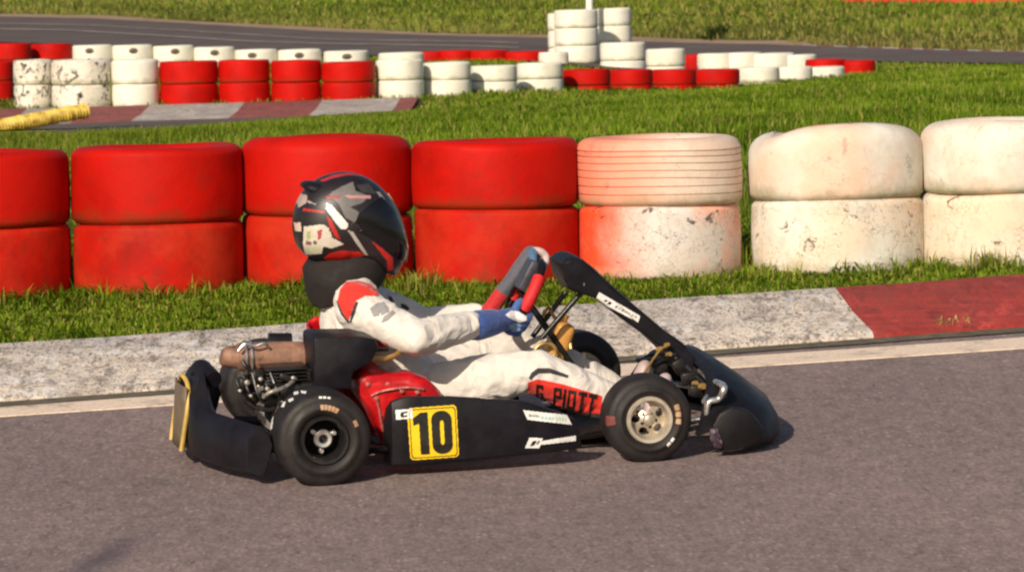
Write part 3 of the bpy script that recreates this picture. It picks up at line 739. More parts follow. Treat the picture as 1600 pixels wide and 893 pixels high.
o = blades('straw_wisp', np.stack([sx_, sy_, terrain(sx_, sy_) + .036], 1), g4.uniform(.014, .024, k), g4.uniform(.005, .010, k), np.tile(np.array([[.55, .42, .16]]), (k, 1)) * g4.uniform(.6, 1.2, (k, 1)), 5.0, 31)
o['kind'] = 'thing'; tag(o, 'wisp of dry yellow straw lying on the red kerb', 'straw')
# ------------------------------------------------------------------ kart frame of reference
YAW = .17962; KX, KY = -.683, 18.385
nn_ = Vector((-.012, -.065, 1)).normalized()
Fv = Vector((math.cos(YAW), math.sin(YAW), 0)); Fv -= nn_ * Fv.dot(nn_); Fv.normalize(); Lv = nn_.cross(Fv)
KO = Vector((KX, KY, .065 * (KY - 18) + .012 * KX)) + nn_ * .003
KM = Matrix.Identity(4)
for i in range(3):
    KM[i][0] = Fv[i]; KM[i][1] = Lv[i]; KM[i][2] = nn_[i]; KM[i][3] = KO[i]
KI = KM.inverted()
cam_l = KI @ CAM
def ray_l(px, py): return (KI.to_3x3() @ ray(px, py)).normalized()
def K(px, py, y):
    """a photograph point on the kart-local plane at lateral offset y -> (x, z)"""
    d = ray_l(px, py); t = (y - cam_l.y) / d.y; p = cam_l + d * t
    return p.x, p.z
def K3(px, py, y):
    x, z = K(px, py, y); return Vector((x, y, z))

def bvh_of(objs):
    V = []; Fc = []
    for o in objs:
        k = len(V); V += [v.co.copy() for v in o.data.vertices]; Fc += [[i + k for i in p.vertices] for p in o.data.polygons]
    return BVHTree.FromPolygons(V, Fc)
def decal(name, polys, bvh, mat, parent, off=.0015, step=1.0, maxjump=.03, holes=()):
    """a thin printed patch that follows the surface under it; polys in photograph pixels"""
    polys = [np.array(p, float) for p in polys]; allp = np.concatenate(polys)
    x0, y0 = allp.min(0) - step; x1, y1 = allp.max(0) + step
    nx = int((x1 - x0) / step) + 2; ny = int((y1 - y0) / step) + 2
    px = x0 + np.arange(nx) * step; py = y0 + np.arange(ny) * step
    cx, cy = np.meshgrid(px[:-1] + step / 2, py[:-1] + step / 2)
    inside = np.zeros(cx.shape, bool)
    for p in polys: inside |= in_poly(cx, cy, p)
    for p in holes: inside &= ~in_poly(cx, cy, np.array(p, float))
    node = {}; V = []; Fc = []
    def hit(i, j):
        if (i, j) in node: return node[(i, j)]
        d = ray_l(px[j], py[i]); h = bvh.ray_cast(cam_l, d)
        if h[0] is None: node[(i, j)] = None; return None
        n = h[1] if h[1].dot(d) < 0 else -h[1]
        V.append(h[0] + n * off - d * off * .5); node[(i, j)] = (len(V) - 1, h[3]); return node[(i, j)]
    for i, j in zip(*np.nonzero(inside)):
        q = [hit(i, j), hit(i, j + 1), hit(i + 1, j + 1), hit(i + 1, j)]
        if any(a is None for a in q): continue
        dd = [a[1] for a in q]
        if max(dd) - min(dd) > maxjump: continue
        Fc.append([a[0] for a in q][::-1])
    if not Fc: print('EMPTY DECAL', name); return None
    used = sorted({i for f in Fc for i in f}); mp = {u: k for k, u in enumerate(used)}
    return mesh_obj(name, [V[u] for u in used], [[mp[i] for i in f] for f in Fc], mat, parent, True)
def quadmap(q):
    """unit square (u right, v down) onto four photograph corners: top left, top right, bottom right, bottom left"""
    q = np.array(q, float)
    def f(u, v): return q[0] * (1 - u) * (1 - v) + q[1] * u * (1 - v) + q[2] * u * v + q[3] * (1 - u) * v
    return f
def strokes(fm, polys): return [[fm(u, v) for u, v in p] for p in polys]
def rect(u0, v0, u1, v1): return [(u0, v0), (u1, v0), (u1, v1), (u0, v1)]

def fused(name, chains, mat, parent, voxel=.006, smooth_it=5, wrinkle=0.0, cols=None, wfreq=14):
    """limbs given as chains of points and radii, fused into one continuous skin"""
    mb = MB(); segs = []
    for ci, ch in enumerate(chains):
        pts, rr, flat, side = ch[0], ch[1], (ch[2] if len(ch) > 2 else 1.0), (ch[3] if len(ch) > 3 else None)
        P, R = catmull(pts, rr, 5) if len(pts) > 2 else ([Vector(p) for p in pts], list(rr))
        # round the two ends
        d0 = (P[0] - P[1]).normalized(); d1 = (P[-1] - P[-2]).normalized()
        a = [(P[0] + d0 * R[0] * s, R[0] * math.sqrt(max(.0, 1 - s * s))) for s in (.98, .85, .6, .3)]
        b = [(P[-1] + d1 * R[-1] * s, R[-1] * math.sqrt(max(.0, 1 - s * s))) for s in (.3, .6, .85, .98)]
        fk = min(flat, 1.0)
        PP = [x[0] for x in a] + P + [x[0] for x in b]; RR = [x[1] for x in a] + R + [x[1] for x in b]
        mb.tube(PP, RR, 16, False, side=side, flat=flat)
        for i in range(len(P) - 1): segs.append((P[i], P[i + 1], (R[i] + R[i + 1]) / 2, ci))
    o = mb.build(name, mat, None, True)
    md = o.modifiers.new('r', 'REMESH'); md.mode = 'VOXEL'; md.voxel_size = voxel; md.use_smooth_shade = True
    ms = o.modifiers.new('s', 'SMOOTH'); ms.iterations = smooth_it; ms.factor = .5
    dg = bpy.context.evaluated_depsgraph_get(); me = bpy.data.meshes.new_from_object(o.evaluated_get(dg))
    o.modifiers.clear(); old = o.data; o.data = me; bpy.data.meshes.remove(old)
    me.name = name; me.materials.clear(); me.materials.append(mat)
    me.polygons.foreach_set('use_smooth', [True] * len(me.polygons))
    if wrinkle:
        nv_ = len(me.vertices); co = np.zeros(nv_ * 3, np.float32); me.vertices.foreach_get('co', co)
        nr_ = np.zeros(nv_ * 3, np.float32); me.vertex_normals.foreach_get('vector', nr_)
        co = co.reshape(-1, 3); nr_ = nr_.reshape(-1, 3); am = np.zeros(nv_, np.float32)
        for i in range(nv_):
            p = Vector(co[i]); q = p * wfreq + Vector((noise.noise(p * 9), noise.noise(p * 9 + Vector((5, 0, 0))), noise.noise(p * 9 + Vector((0, 7, 0))))) * 1.2
            am[i] = wrinkle * ((1 - abs(noise.noise(q)) * 2) * .8 + noise.noise(p * 24) * .5 - .5)
        co = co + nr_ * am[:, None]; me.vertices.foreach_set('co', co.ravel())
    me.update()
    if cols is not None:
        cc = np.zeros((len(me.vertices), 3))
        co = np.zeros(len(me.vertices) * 3); me.vertices.foreach_get('co', co); co = co.reshape(-1, 3); best = np.full(len(co), 1e9)
        for a, b, r, ci in segs:
            a_ = np.array(a); ab = np.array(b) - a_; t = np.clip(((co - a_) @ ab) / max(ab @ ab, 1e-9), 0, 1)
            d = np.linalg.norm(co - (a_ + t[:, None] * ab), axis=1) - r; k = d < best; best[k] = d[k]; cc[k] = cols[ci]
        set_col(o, cc)
    if parent: o.parent = parent
    return o

# ------------------------------------------------------------------ the kart
kart = empty('go_kart'); kart.matrix_world = KM
tag(kart, 'black racing kart numbered 10 with red seat, driven along the track', 'go kart')

# wheels: tyre, rim and hub
def wheel(cx, cy, R, W, rimR, rimmat, out, alloy, parent, steer=0.0, marks=()):
    wl = empty('wheel', parent, (cx, cy, R)); wl.rotation_euler = (0, 0, steer)
    h = W / 2; prof = []
    rs = .03
    for k in range(9):
        a = PI / 2 * k / 8; prof.append((R - rs * (1 - math.sin(a)), h - rs * .75 * (1 - math.cos(a)) if k else h))
    prof = [(rimR + .004, h * .86), (rimR + .012, h * .97)]
    for k in range(1, 6): prof.append((rimR + .012 + (R - rs - rimR - .012) * k / 5, h * .97 + .008 * math.sin(PI * k / 5)))
    for k in range(1, 8):
        a = PI / 2 * k / 7; prof.append((R - rs + rs * math.sin(a), h * .97 - rs * .8 * (1 - math.cos(a))))
    prof += [(R + .001, h * .4), (R + .0015, 0)]
    full = prof + [(r, -z) for r, z in prof[:-1]][::-1] + [(rimR - .004, -h * .8), (rimR - .004, h * .8)]
    ty = MB().lathe(full, (0, 0, 0), (0, out, 0), 72).build('tyre', M['rubber'], wl, True, 60)
    rp = [(rimR + .006, h * .93), (rimR + .003, h * .99), (rimR - .006, h * .98), (rimR - .010, h * .80), (rimR - .014, h * .45), (rimR - .016, -h * .3), (rimR - .012, -h * .8), (rimR + .004, -h * .98), (rimR + .004, -h * .8)]
    mb = MB().lathe(rp, (0, 0, 0), (0, out, 0), 56)
    if alloy:
        # dished face with five holes and a raised centre
        d0 = h * .62; n = 90; nr = 22; rows = []
        holes = [(.60 * rimR * math.cos(2 * PI * k / 5 + .5), .60 * rimR * math.sin(2 * PI * k / 5 + .5), .20 * rimR) for k in range(5)] + [(.36 * rimR * math.cos(2 * PI * k / 5 + 1.1), .36 * rimR * math.sin(2 * PI * k / 5 + 1.1), .07 * rimR) for k in range(5)]
        V = []; Fc = []
        for i in range(nr + 1):
            r = rimR * .9 * i / nr + .0001
            zz = d0 + .012 * math.cos(min(1, r / rimR / .9) * PI) + (.010 if r < .26 * rimR else 0)
            for j in range(n):
                a = 2 * PI * j / n; V.append((r * math.cos(a), zz * out, r * math.sin(a)))
        for i in range(nr):
            for j in range(n):
                q = [i * n + j, i * n + (j + 1) % n, (i + 1) * n + (j + 1) % n, (i + 1) * n + j]
                c = sum((Vector(V[k]) for k in q), Vector()) / 4
                if any((c.x - hx) ** 2 + (c.z - hz) ** 2 < hr * hr for hx, hz, hr in holes): continue
                Fc.append(q)
        mb.add(V, Fc)
    else:
        mb.lathe([(rimR * .90, h * .1), (rimR * .8, h * .05), (rimR * .34, h * .18), (rimR * .33, h * .3), (.0001, h * .3)], (0, 0, 0), (0, out, 0), 40, False)
    mb.build('rim', rimmat, wl, True, 40)
    # hub with bolts
    hb = MB().lathe([(.0001, h * .2), (.022, h * .2), (.022, h * .62 if alloy else h * .75), (.015, h * .66 if alloy else h * .80), (.0001, h * .66 if alloy else h * .80)], (0, 0, 0), (0, out, 0), 20, False) if alloy else \
         MB().lathe([(.016, h * .2), (.028, h * .25), (.028, h * .62), (.024, h * .66), (.014, h * .64), (.013, h * .2)], (0, 0, 0), (0, out, 0), 24, False)
    for k in range(3):
        a = 2 * PI * k / 3 + .4
        hb.tube([(0 + .038 * math.cos(a), out * h * .1, .038 * math.sin(a)), (.038 * math.cos(a), out * h * .55, .038 * math.sin(a))], .006, 8, False)
        if not alloy: hb.box((.028 * math.cos(a), out * h * .42, .028 * math.sin(a)), (.03, .012, .014), .003, Matrix.Rotation(-a, 3, 'Y'))
    hb.build('hub', M['steel'] if not alloy else M['black_metal'], wl, True, 40)
    return wl, ty
RR, RF = .141, .132
w_rn, t_rn = wheel(0, -.58, RR, .20, .068, M['black_rim'], -1, False, kart)
w_rf, t_rf = wheel(0, .58, RR, .20, .068, M['black_rim'], 1, False, kart)
w_fn, t_fn = wheel(1.0, -.535, RF, .13, .066, M['alloy'], -1, True, kart, .02)
w_ff, t_ff = wheel(1.0, .535, RF, .13, .066, M['alloy'], 1, True, kart, .05)
def local_bvh(objs):
    """surfaces in kart coordinates"""
    V = []; Fc = []
    for o, mw in objs:
        k = len(V); V += [mw @ v.co for v in o.data.vertices]; Fc += [[i + k for i in p.vertices] for p in o.data.polygons]
    return BVHTree.FromPolygons(V, Fc)
def wm(wl): return Matrix.Translation(wl.location) @ wl.rotation_euler.to_matrix().to_4x4()
def wheel_decal(wl, ty, polys, mat, nm='sidewall_print'):
    o = decal(nm, polys, local_bvh([(ty, wm(wl))]), mat, None, .001, .8)
    if o:
        o.data.transform(wm(wl).inverted()); o.parent = wl
def arc(cx, cy, r0_, r1_, a0, a1, sq=1.0):
    a0, a1 = math.radians(a0), math.radians(a1); A = [a0 + (a1 - a0) * k / 8 for k in range(9)]
    return [(cx + sq * r1_ * math.cos(a), cy + r1_ * math.sin(a)) for a in A] + [(cx + sq * r0_ * math.cos(a), cy + r0_ * math.sin(a)) for a in A[::-1]]
# pale lettering worn to smears on the side walls
wheel_decal(w_rn, t_rn, [arc(505, 686, 46, 54, a, a + 6, .95) for a in (-95, -88, -81, -74, -67)], M['stain_tan'])
wheel_decal(w_rn, t_rn, [arc(505, 686, 64, 67, a, a + 4, .95) for a in (-96, -90, -84)], M['sticker_white'])
wheel_decal(w_rn, t_rn, [arc(505, 686, 56, 62, -30, -20, .95)], M['stain_tan'])
wheel_decal(w_fn, t_fn, [arc(1005, 653, 53, 61, a, a + 9, .97) for a in (-22, -11, 0)], M['stain_tan'])
wheel_decal(w_fn, t_fn, [arc(1005, 653, 56, 60, a, a + 7, .97) for a in (32, 41)], M['sticker_white'])
wheel_decal(w_fn, t_fn, [arc(1005, 653, 45, 60, 168, 184, .97)], M['mark_red'])
# white scrawl on the tread of the near rear tyre
tp = [[(436, 612), (441, 606), (450, 605), (449, 609), (441, 611), (438, 617)], [(455, 604), (463, 603), (464, 607), (457, 609)], [(424, 630), (429, 622), (434, 620), (433, 626), (428, 634)],
      [(419, 652), (421, 640), (425, 638), (424, 648), (423, 660), (420, 664)], [(467, 602), (476, 603), (475, 607), (468, 606)], [(436, 628), (440, 620), (444, 619), (441, 628)], [(447, 616), (455, 613), (456, 617), (449, 620)]]
tp = [[(x + 3, y + 8) for x, y in q] for q in tp]
wheel_decal(w_rn, t_rn, tp, M['sticker_white'], 'tread_print')

# chassis: tubes, tray, axle
fr = MB()
for s in (-1, 1):
    fr.tube([(-.14, .30 * s, .075), (.05, .31 * s, .06), (.45, .33 * s, .05), (.80, .28 * s, .05), (1.02, .24 * s, .06), (1.16, .17 * s, .065)], .0145, 10)
    fr.tube([(.86, .27 * s, .055), (.96, .38 * s, .09), (1.0, .43 * s, .12)], .013, 10)
    fr.tube([(.08, .31 * s, .06), (.12, .45 * s, .07), (.3, .52 * s, .08), (.62, .52 * s, .08), (.74, .46 * s, .07), (.78, .29 * s, .055)], .011, 10)
for x_, y_ in ((-.12, .30), (.2, .31), (.5, .32), (.78, .28), (1.14, .18)): fr.tube([(x_, -y_, .06), (x_, y_, .06)], .0125, 10, False)
fr.build('chassis_frame', M['black_metal'], kart)
tr = MB().prism([(.42, 0), (1.16, 0), (1.16, .006), (.42, .006)], -.26, .26, .001)
tr.V = [(x, y * (1 - .25 * max(0, x - .8) / .36), z + .035) for x, y, z in tr.V]
tr.build('floor_tray', M['black_metal'], kart)
MB().tube([(0, -.50, RR), (0, .50, RR)], .020, 16, False).build('rear_axle', M['steel'], kart)
br = MB().lathe([(.03, -.004), (.095, -.004), (.095, .004), (.03, .004)], (0, .16, RR), (0, 1, 0), 40); br.build('brake_disc', M['steel'], kart, True, 30)
sp = MB().lathe([(.03, -.003), (.085, -.003), (.085, .003), (.03, .003)], (0, -.30, RR), (0, 1, 0), 40); sp.build('sprocket', M['black_metal'], kart, True, 30)

# rear bumper of moulded plastic: low bar with rounded ends, raised centre that carries the plate
def sect(y):
    """outline (x,z) of the bumper at lateral y, facing back"""
    a = abs(y); e = float(smooth(a, .38, .58)); c = float(1 - smooth(a, .10, .26))
    xb = -.337 + .055 * float(smooth(a, .15, .45)) + .065 * e                  # rear face
    top = .185 - .01 * e + .10 * c; th = .062
    bot = .035
    return [(xb, bot + .012), (xb - .006, bot + .06), (xb - .004 + .01 * c, top - .03 - .03 * c), (xb + .020 + .02 * c, top - .005), (xb + .045 + .012 * c, top), (xb + th, top - .012 - .012 * c), (xb + th + .012, top - .05 - .05 * c), (xb + th, bot + .05), (xb + th - .02, bot), (xb + .02, bot)]
rows = []
for y in np.concatenate([[-.60, -.597, -.588, -.575], np.linspace(-.55, .55, 40), [.575, .588, .597, .60]]):
    s = sect(y); k = 1.0
    a = abs(y)
    if a > .58: k = .88 + .12 * math.sqrt(max(0, 1 - ((a - .58) / .02) ** 2))
    cx = sum(p[0] for p in s) / 10; cz = sum(p[1] for p in s) / 10
    rows.append([(cx + (p[0] - cx) * k, y, cz + (p[1] - cz) * (.75 + .25 * k)) for p in s])
rb = MB().grid(rows, closed_v=True, cap=True).build('rear_bumper', M['black_plastic'], kart, True, 42)
# yellow race plate on the back of the raised centre
pl = MB(); rows = []
for i in range(9):
    y = -.125 + .25 * i / 8; rows.append([(-.356 + .0 * abs(y) - .01 * (1 - (y / .125) ** 2) + .018 * (z - .05) / .2, y, z) for z in (.055, .10, .15, .20, .245)])
pl.grid(rows); o = pl.build('number_plate', M['plate_dark'], rb, True); sm = o.modifiers.new('t', 'SOLIDIFY'); sm.thickness = .006; sm.offset = 0
MB().tube([(-.362, -.122, .052), (-.350, -.127, .12), (-.335, -.122, .20), (-.330, -.085, .25), (-.334, 0, .266), (-.330, .085, .25), (-.335, .122, .20), (-.350, .127, .12), (-.362, .122, .052)], .0072, 8).build('plate_edge', M['plate_gold'], rb)
o = MB().tube([(-.25, -.10, .262), (-.275, 0, .278), (-.25, .10, .262)], [.026, .036, .026], 14).build('bumper_cap', M['black_plastic'], rb)

# side pods
def pod(sgn):
    rows = []
    for k in range(25):
        t = k / 24; x = .212 + (.80 - .212) * t
        zt = np.interp(x, [.21, .25, .38, .64, .76, .80], [.232, .247, .240, .212, .165, .140]); zb = np.interp(x, [.21, .5, .80], [.034, .042, .052])
        yo = np.interp(x, [.21, .25, .5, .72, .80], [.592, .602, .604, .585, .555]); yi = yo - np.interp(x, [.21, .6, .8], [.17, .16, .08])
        e = .0 if 0 < k < 24 else .012
        hh = zt - zb
        prof = [(yi, zb + .02), (yi + .02, zb), (yo - .018, zb), (yo - .003, zb + .010), (yo + .003, zb + hh * .3), (yo + .002, zb + hh * .65), (yo - .001, zt - .012), (yo - .007, zt - .002), (yo - .022, zt), (yi + .05, zt - .035), (yi + .012, zt - .075)]
        rows.append([(x + .006 * (z - zb) / hh * (1 if t < .5 else -3), sgn * (-1) * (-y) if False else sgn * y, z) for y, z in prof])
    o = MB().grid(rows, closed_v=True, cap=True).build('side_pod', M['black_plastic'], kart, True, 30)
    return o
pod_n = pod(-1); pod_f = pod(1)
pb = bvh_of([pod_n])
plate = decal('number_plate', [[(636, 641), (640, 637), (709, 632), (713, 636), (717, 709), (713, 713), (645, 718), (641, 714)]], pb, M['yellow'], pod_n, .002, .8)
fm = quadmap([(636, 637), (713, 632), (717, 713), (641, 718)])
one = [(.10, .20), (.26, .10), (.40, .10), (.40, .90), (.22, .90), (.22, .30), (.10, .34)]
def rr_(u0, v0, u1, v1, ru, rv, n=6):
    p = []
    for cu, cv, a0 in ((u1 - ru, v0 + rv, -90), (u1 - ru, v1 - rv, 0), (u0 + ru, v1 - rv, 90), (u0 + ru, v0 + rv, 180)):
        for k in range(n + 1):
            a = math.radians(a0 + 90 * k / n); p.append((cu + ru * math.cos(a), cv + rv * math.sin(a)))
    return p
decal('digit', strokes(fm, [one]), pb, M['ink'], pod_n, .004, .6)
decal('digit', strokes(fm, [rr_(.47, .09, .88, .91, .19, .17)]), pb, M['ink'], pod_n, .004, .6, holes=strokes(fm, [rr_(.635, .27, .72, .74, .04, .06)]))
decal('plate_border', strokes(fm, [rr_(.03, .03, .97, .97, .06, .06)]), pb, M['ink'], pod_n, .003, .6, holes=strokes(fm, [rr_(.045, .045, .955, .955, .06, .06)]))
st = decal('sticker', [[(618, 640), (644, 638), (645, 653), (619, 655)]], pb, M['sticker_white'], pod_n, .003, .8)
f1 = quadmap([(618, 640), (644, 638), (645, 653), (619, 655)])
decal('print', strokes(f1, [[(.32, .25), (.72, .2), (.70, .36), (.48, .4), (.44, .62), (.68, .6), (.66, .76), (.3, .8), (.26, .5)]]), pb, M['ink'], st, .004, .6)
def sponsor(q, target, par, base, inks, seed):
    s_ = decal('sticker', [q], target, base, par, .002, .8); f = quadmap(q); r_ = random.Random(seed)
    for mat, (u0, u1, v0, v1, n) in inks:
        ps = []
        for k in range(n):
            a = u0 + (u1 - u0) * k / n; b = a + (u1 - u0) / n * r_.uniform(.5, .8); sl = .03
            ps.append([(a + sl, v0 + r_.uniform(0, .12)), (b + sl, v0 + r_.uniform(0, .12)), (b, v1 - r_.uniform(0, .2)), (a, v1 - r_.uniform(0, .2))])
        decal('print', strokes(f, ps), target, mat, s_, .003, .6)
    return s_
sponsor([(817, 640), (885, 648), (893, 663), (824, 655)], pb, pod_n, M['sticker_white'], [(M['sticker_teal'], (.34, .66, .35, .75, 4)), (M['sticker_green'], (.68, .94, .3, .8, 4)), (M['suit_grey'], (.06, .32, .3, .75, 5))], 1)
q = [(824, 685), (899, 680), (899, 688), (820, 699)]
fq = quadmap(q)
s_ = decal('sticker', [[(827, 683), (848, 684), (846, 688), (899, 680), (899, 688), (845, 694), (842, 699), (820, 699)]], pb, M['sticker_white'], pod_n, .002, .8)
decal('print', strokes(fq, [[(.12, .3), (.2, .25), (.17, .8), (.09, .85)], [(.24, .3), (.27, .28), (.24, .7), (.21, .72)]]), pb, M['ink'], s_, .003, .6)

# nose cone: broad wedge that wraps round the front
rows = []
for y in np.linspace(-.565, .565, 45):
    a = abs(y) / .565; back = .185 * a ** 3.8; e = float(smooth(a, .8, 1.0))
    top = .250 - .095 * a ** 3 - .055 * e; lip = 1.487 - back; tx = 1.275 - back * .55
    prof = [(tx - .03, top - .022), (tx, top), (tx + .03, top - .004), (tx + (lip - tx) * .45, .055 + (top - .055) * .74), (tx + (lip - tx) * .82, .055 + (top - .055) * .42), (lip - .008, .080), (lip, .045), (lip - .012, .022), (lip - .05, .016), (lip - .10, .018)]
    inner = [(x - .010, z - .006 if z > .03 else z + .006) for x, z in prof[::-1]]
    inner = [(lip - .10, .024), (lip - .05, .024), (lip - .022, .032), (lip - .018, .06), (tx + (lip - tx) * .82 - .015, .045 + (top - .055) * .42), (tx + (lip - tx) * .45 - .012, .045 + (top - .055) * .74), (tx + .02, top - .018), (tx - .02, top - .030)]
    rows.append([(x, y, z) for x, z in prof + inner])
ns = MB().grid(rows, closed_v=True, cap=True)
# rounded cheeks that close both ends
for s in (-1, 1):
    ns.prism([K(px, py, -.54) for px, py in ((1110, 664), (1122, 644), (1140, 634), (1170, 640), (1192, 668), (1180, 690), (1150, 702), (1130, 703), (1116, 690))], s * .49, s * .566, .008)
nose = ns.build('nose_cone', M['nose_plastic'], kart, True, 30)
nb_ = bvh_of([nose])
# front bumper tubes
fb = MB()
for s in (-1, 1):
    fb.tube([(1.12, .20 * s, .06), (1.20, .22 * s, .065), (1.27, .26 * s, .08)], .010, 10)
fb.tube([(1.24, -.44, .10), (1.31, -.30, .10), (1.33, 0, .10), (1.31, .30, .10), (1.24, .44, .10)], .010, 10)
fb.tube([(1.19, -.50, .165), (1.25, -.34, .19), (1.27, 0, .20), (1.25, .34, .19), (1.19, .50, .165)], .009, 10)
fb.build('front_bumper', M['steel'], kart)
pA, pB, pC, pD, pE = [K3(px, py, -.52) for px, py in ((1131, 604), (1124, 622), (1108, 628), (1104, 646), (1105, 660))]
MB().tube([pA + Vector((0, .12, 0)), pA, pB, pC, pD, pE], [.009, .011, .010, .010, .008, .006], 10).build('bumper_clamp', M['steel'], kart)
MB().prism([K(px, py, -.56) for px, py in ((1108, 668), (1120, 668), (1128, 690), (1126, 700), (1116, 698), (1108, 684))], -.575, -.566, .003).build('nose_bracket', plain('dusty_purple', (.035, .018, .032), .5, var=.7, scale=140, dirt=(.25, .2, .24)), kart)

# steering fairing: tall narrow panel leaning back to the wheel, on two struts
ol = [(871, 409), (878, 401), (889, 397), (905, 402), (922, 415), (945, 437), (985, 472), (1030, 510), (1060, 531), (1073, 548), (1074, 570), (1062, 580), (1047, 568), (1037, 550), (1010, 525), (966, 493), (929, 464), (906, 456), (886, 450), (874, 432)]
fp = MB(); mid = [K(px, py, -.02) for px, py in ol]
cxm = sum(p[0] for p in mid) / len(mid); czm = sum(p[1] for p in mid) / len(mid)
rows = []
for y, k in ((-.112, .80), (-.108, .93), (-.095, 1.0), (-.03, 1.0), (.03, 1.0), (.095, 1.0), (.108, .93), (.112, .80)):
    rr2 = []
    for (px, py) in ol:
        t = (px - 870) / 215; w = 1.0 - .30 * math.sin(PI * min(1, t)) ; x, z = K(px, py, -.02)
        # taper towards the middle line of the panel
        q = np.array([870 + 215 * t, 0]); mx, mz = np.interp(px, [870, 905, 985, 1086], [0, 0, 0, 0]), 0
        x0, z0 = K(px, float(np.interp(px, [871, 900, 945, 1010, 1085], [415, 430, 464, 512, 566])), -.02)
        rr2.append((x0 + (x - x0) * k, y * w, z0 + (z - z0) * k))
    rows.append(rr2)
fp.grid(rows, closed_v=True, cap=True)
panel = fp.build('front_panel', M['black_plastic'], kart, True, 40)
pnb = bvh_of([panel])
sponsor([(936, 456), (1000, 493), (997, 503), (930, 468)], pnb, panel, M['sticker_white'], [(M['suit_grey'], (.42, .95, .3, .72, 7)), (M['ink'], (.16, .34, .3, .8, 2))], 4)
bh = K3(911, 444, -.1)
MB().lathe([(.0001, .004), (.006, .004), (.008, 0), (.008, -.01)], (bh.x, -.092, bh.z), (0, -1, 0), 14, False).build('bolt', M['steel'], panel)
for (a_, b2, yy) in (((884, 456), (834, 523), .05), ((910, 455), (850, 524), -.05)):
    A_ = K3(*a_, yy); B_ = K3(*b2, yy); MB().tube([A_, B_ + (B_ - A_) * .05], .0085, 10, False).build('panel_strut', M['black_metal'], kart)
# bracket, pedals and steering parts near the panel foot
bk = MB()
for (px, py, y, sx, sz) in ((1045, 560, -.10, .05, .035), (1062, 572, -.14, .04, .05), (1030, 575, -.12, .05, .03), (1078, 590, -.18, .05, .04), (1092, 610, -.25, .06, .035)):
    p = K3(px, py, y); bk.box(p, (sx, .04, sz), .006, Matrix.Rotation(random.uniform(-.5, .5), 3, 'Y'))
bk.tube([K3(1020, 570, -.15), K3(1055, 560, -.12), K3(1100, 600, -.22)], .010, 8)
bk.build('pedal_bracket', M['black_metal'], kart)
ms_ = MB()
for (px, py, y, r) in ((1030, 545, -.12, .008), (1042, 538, -.12, .006), (1045, 553, -.14, .007), (1097, 603, -.3, .010), (1108, 612, -.38, .009), (1086, 598, -.25, .007)):
    p = K3(px, py, y); ms_.lathe([(.0001, .01), (r, .01), (r, -.01), (.0001, -.01)], p, (.3, -1, .2), 10, False)
ms_.tube([K3(1005, 585, -.2), K3(1030, 548, -.14), K3(1044, 540, -.12)], .004, 8)
ms_.build('fittings', M['brass'], kart)
tie = MB()
for s in (-1, 1): tie.tube([(.88, .03 * s, .12), (.97, .44 * s, .11)], .007, 8, False)
tie.tube([(1.0, -.47, RF), (1.0, -.40, RF)], .016, 10, False); tie.tube([(1.0, .47, RF), (1.0, .40, RF)], .016, 10, False)
tie.build('steering_rod', M['steel'], kart)

# steering wheel on its column
WC = Vector((.734, 0, .457)); e1 = Vector((.50, 0, .866)); e2 = Vector((0, 1, 0)); wn = e1.cross(e2)   # wn faces forward/down
if wn.x > 0: wn = -wn
WR = .114
wp_ = lambda a, r=WR: WC + (e1 * math.cos(a) + e2 * math.sin(a)) * r
sw = empty('steering_wheel', kart)
MB().tube([wp_(2 * PI * k / 40) for k in range(40)], .0135, 10, True, closed=True).build('wheel_rim', M['black_metal'], sw)
for s in (-1, 1):
    MB().tube([wp_(math.radians(s * (52 + 8 * k))) for k in range(8)], .0200, 12, False).build('grip', M['grip_red'], sw)
spk = MB()
for a_ in (90, -90, 180): spk.tube([WC + wn * -.02, wp_(math.radians(a_), .07) - wn * .015, wp_(math.radians(a_), WR)], [.012, .009, .008], 8)
spk.build('spokes', M['black_metal'], sw)
MB().box(WC + e1 * .06 + wn * .02, (.10, .09, .028), .008, Matrix((e1, e2, wn)).transposed()).build('lap_timer', plain('timer_grey', (.05, .05, .065), .4, var=.3), sw)
MB().tube([WC, Vector((.83, 0, .31)), Vector((.97, 0, .09))], .0105, 10, False).build('steering_column', M['black_metal'], kart)

# fuel tank between the driver's legs, with hose and valve
ft = MB(); a_ = K3(872, 508, .06)
ft.box((a_.x, .05, a_.z - .045), (.062, .11, .12), .02, Matrix.Rotation(.35, 3, 'Y'), 3)
ft.lathe([(.0001, .02), (.016, .018), (.016, -.01)], (a_.x + .012, .05, a_.z + .018), (.35, 0, 1), 14, False)
ft.build('fuel_tank', M['orange_tank'], kart)
MB().tube([K3(846, 500, .0), K3(856, 480, .02), K3(866, 495, .03), K3(886, 520, .02), K3(892, 545, .0)], .006, 8).build('fuel_hose', M['brass'], kart)
lp = K3(852, 548, -.03); MB().tube([(lp.x + .032 * math.cos(t), -.03, lp.z + .024 * math.sin(t)) for t in [2 * PI * k / 16 for k in range(16)]], .006, 8, closed=True).build('throttle_loop', M['brass'], kart)

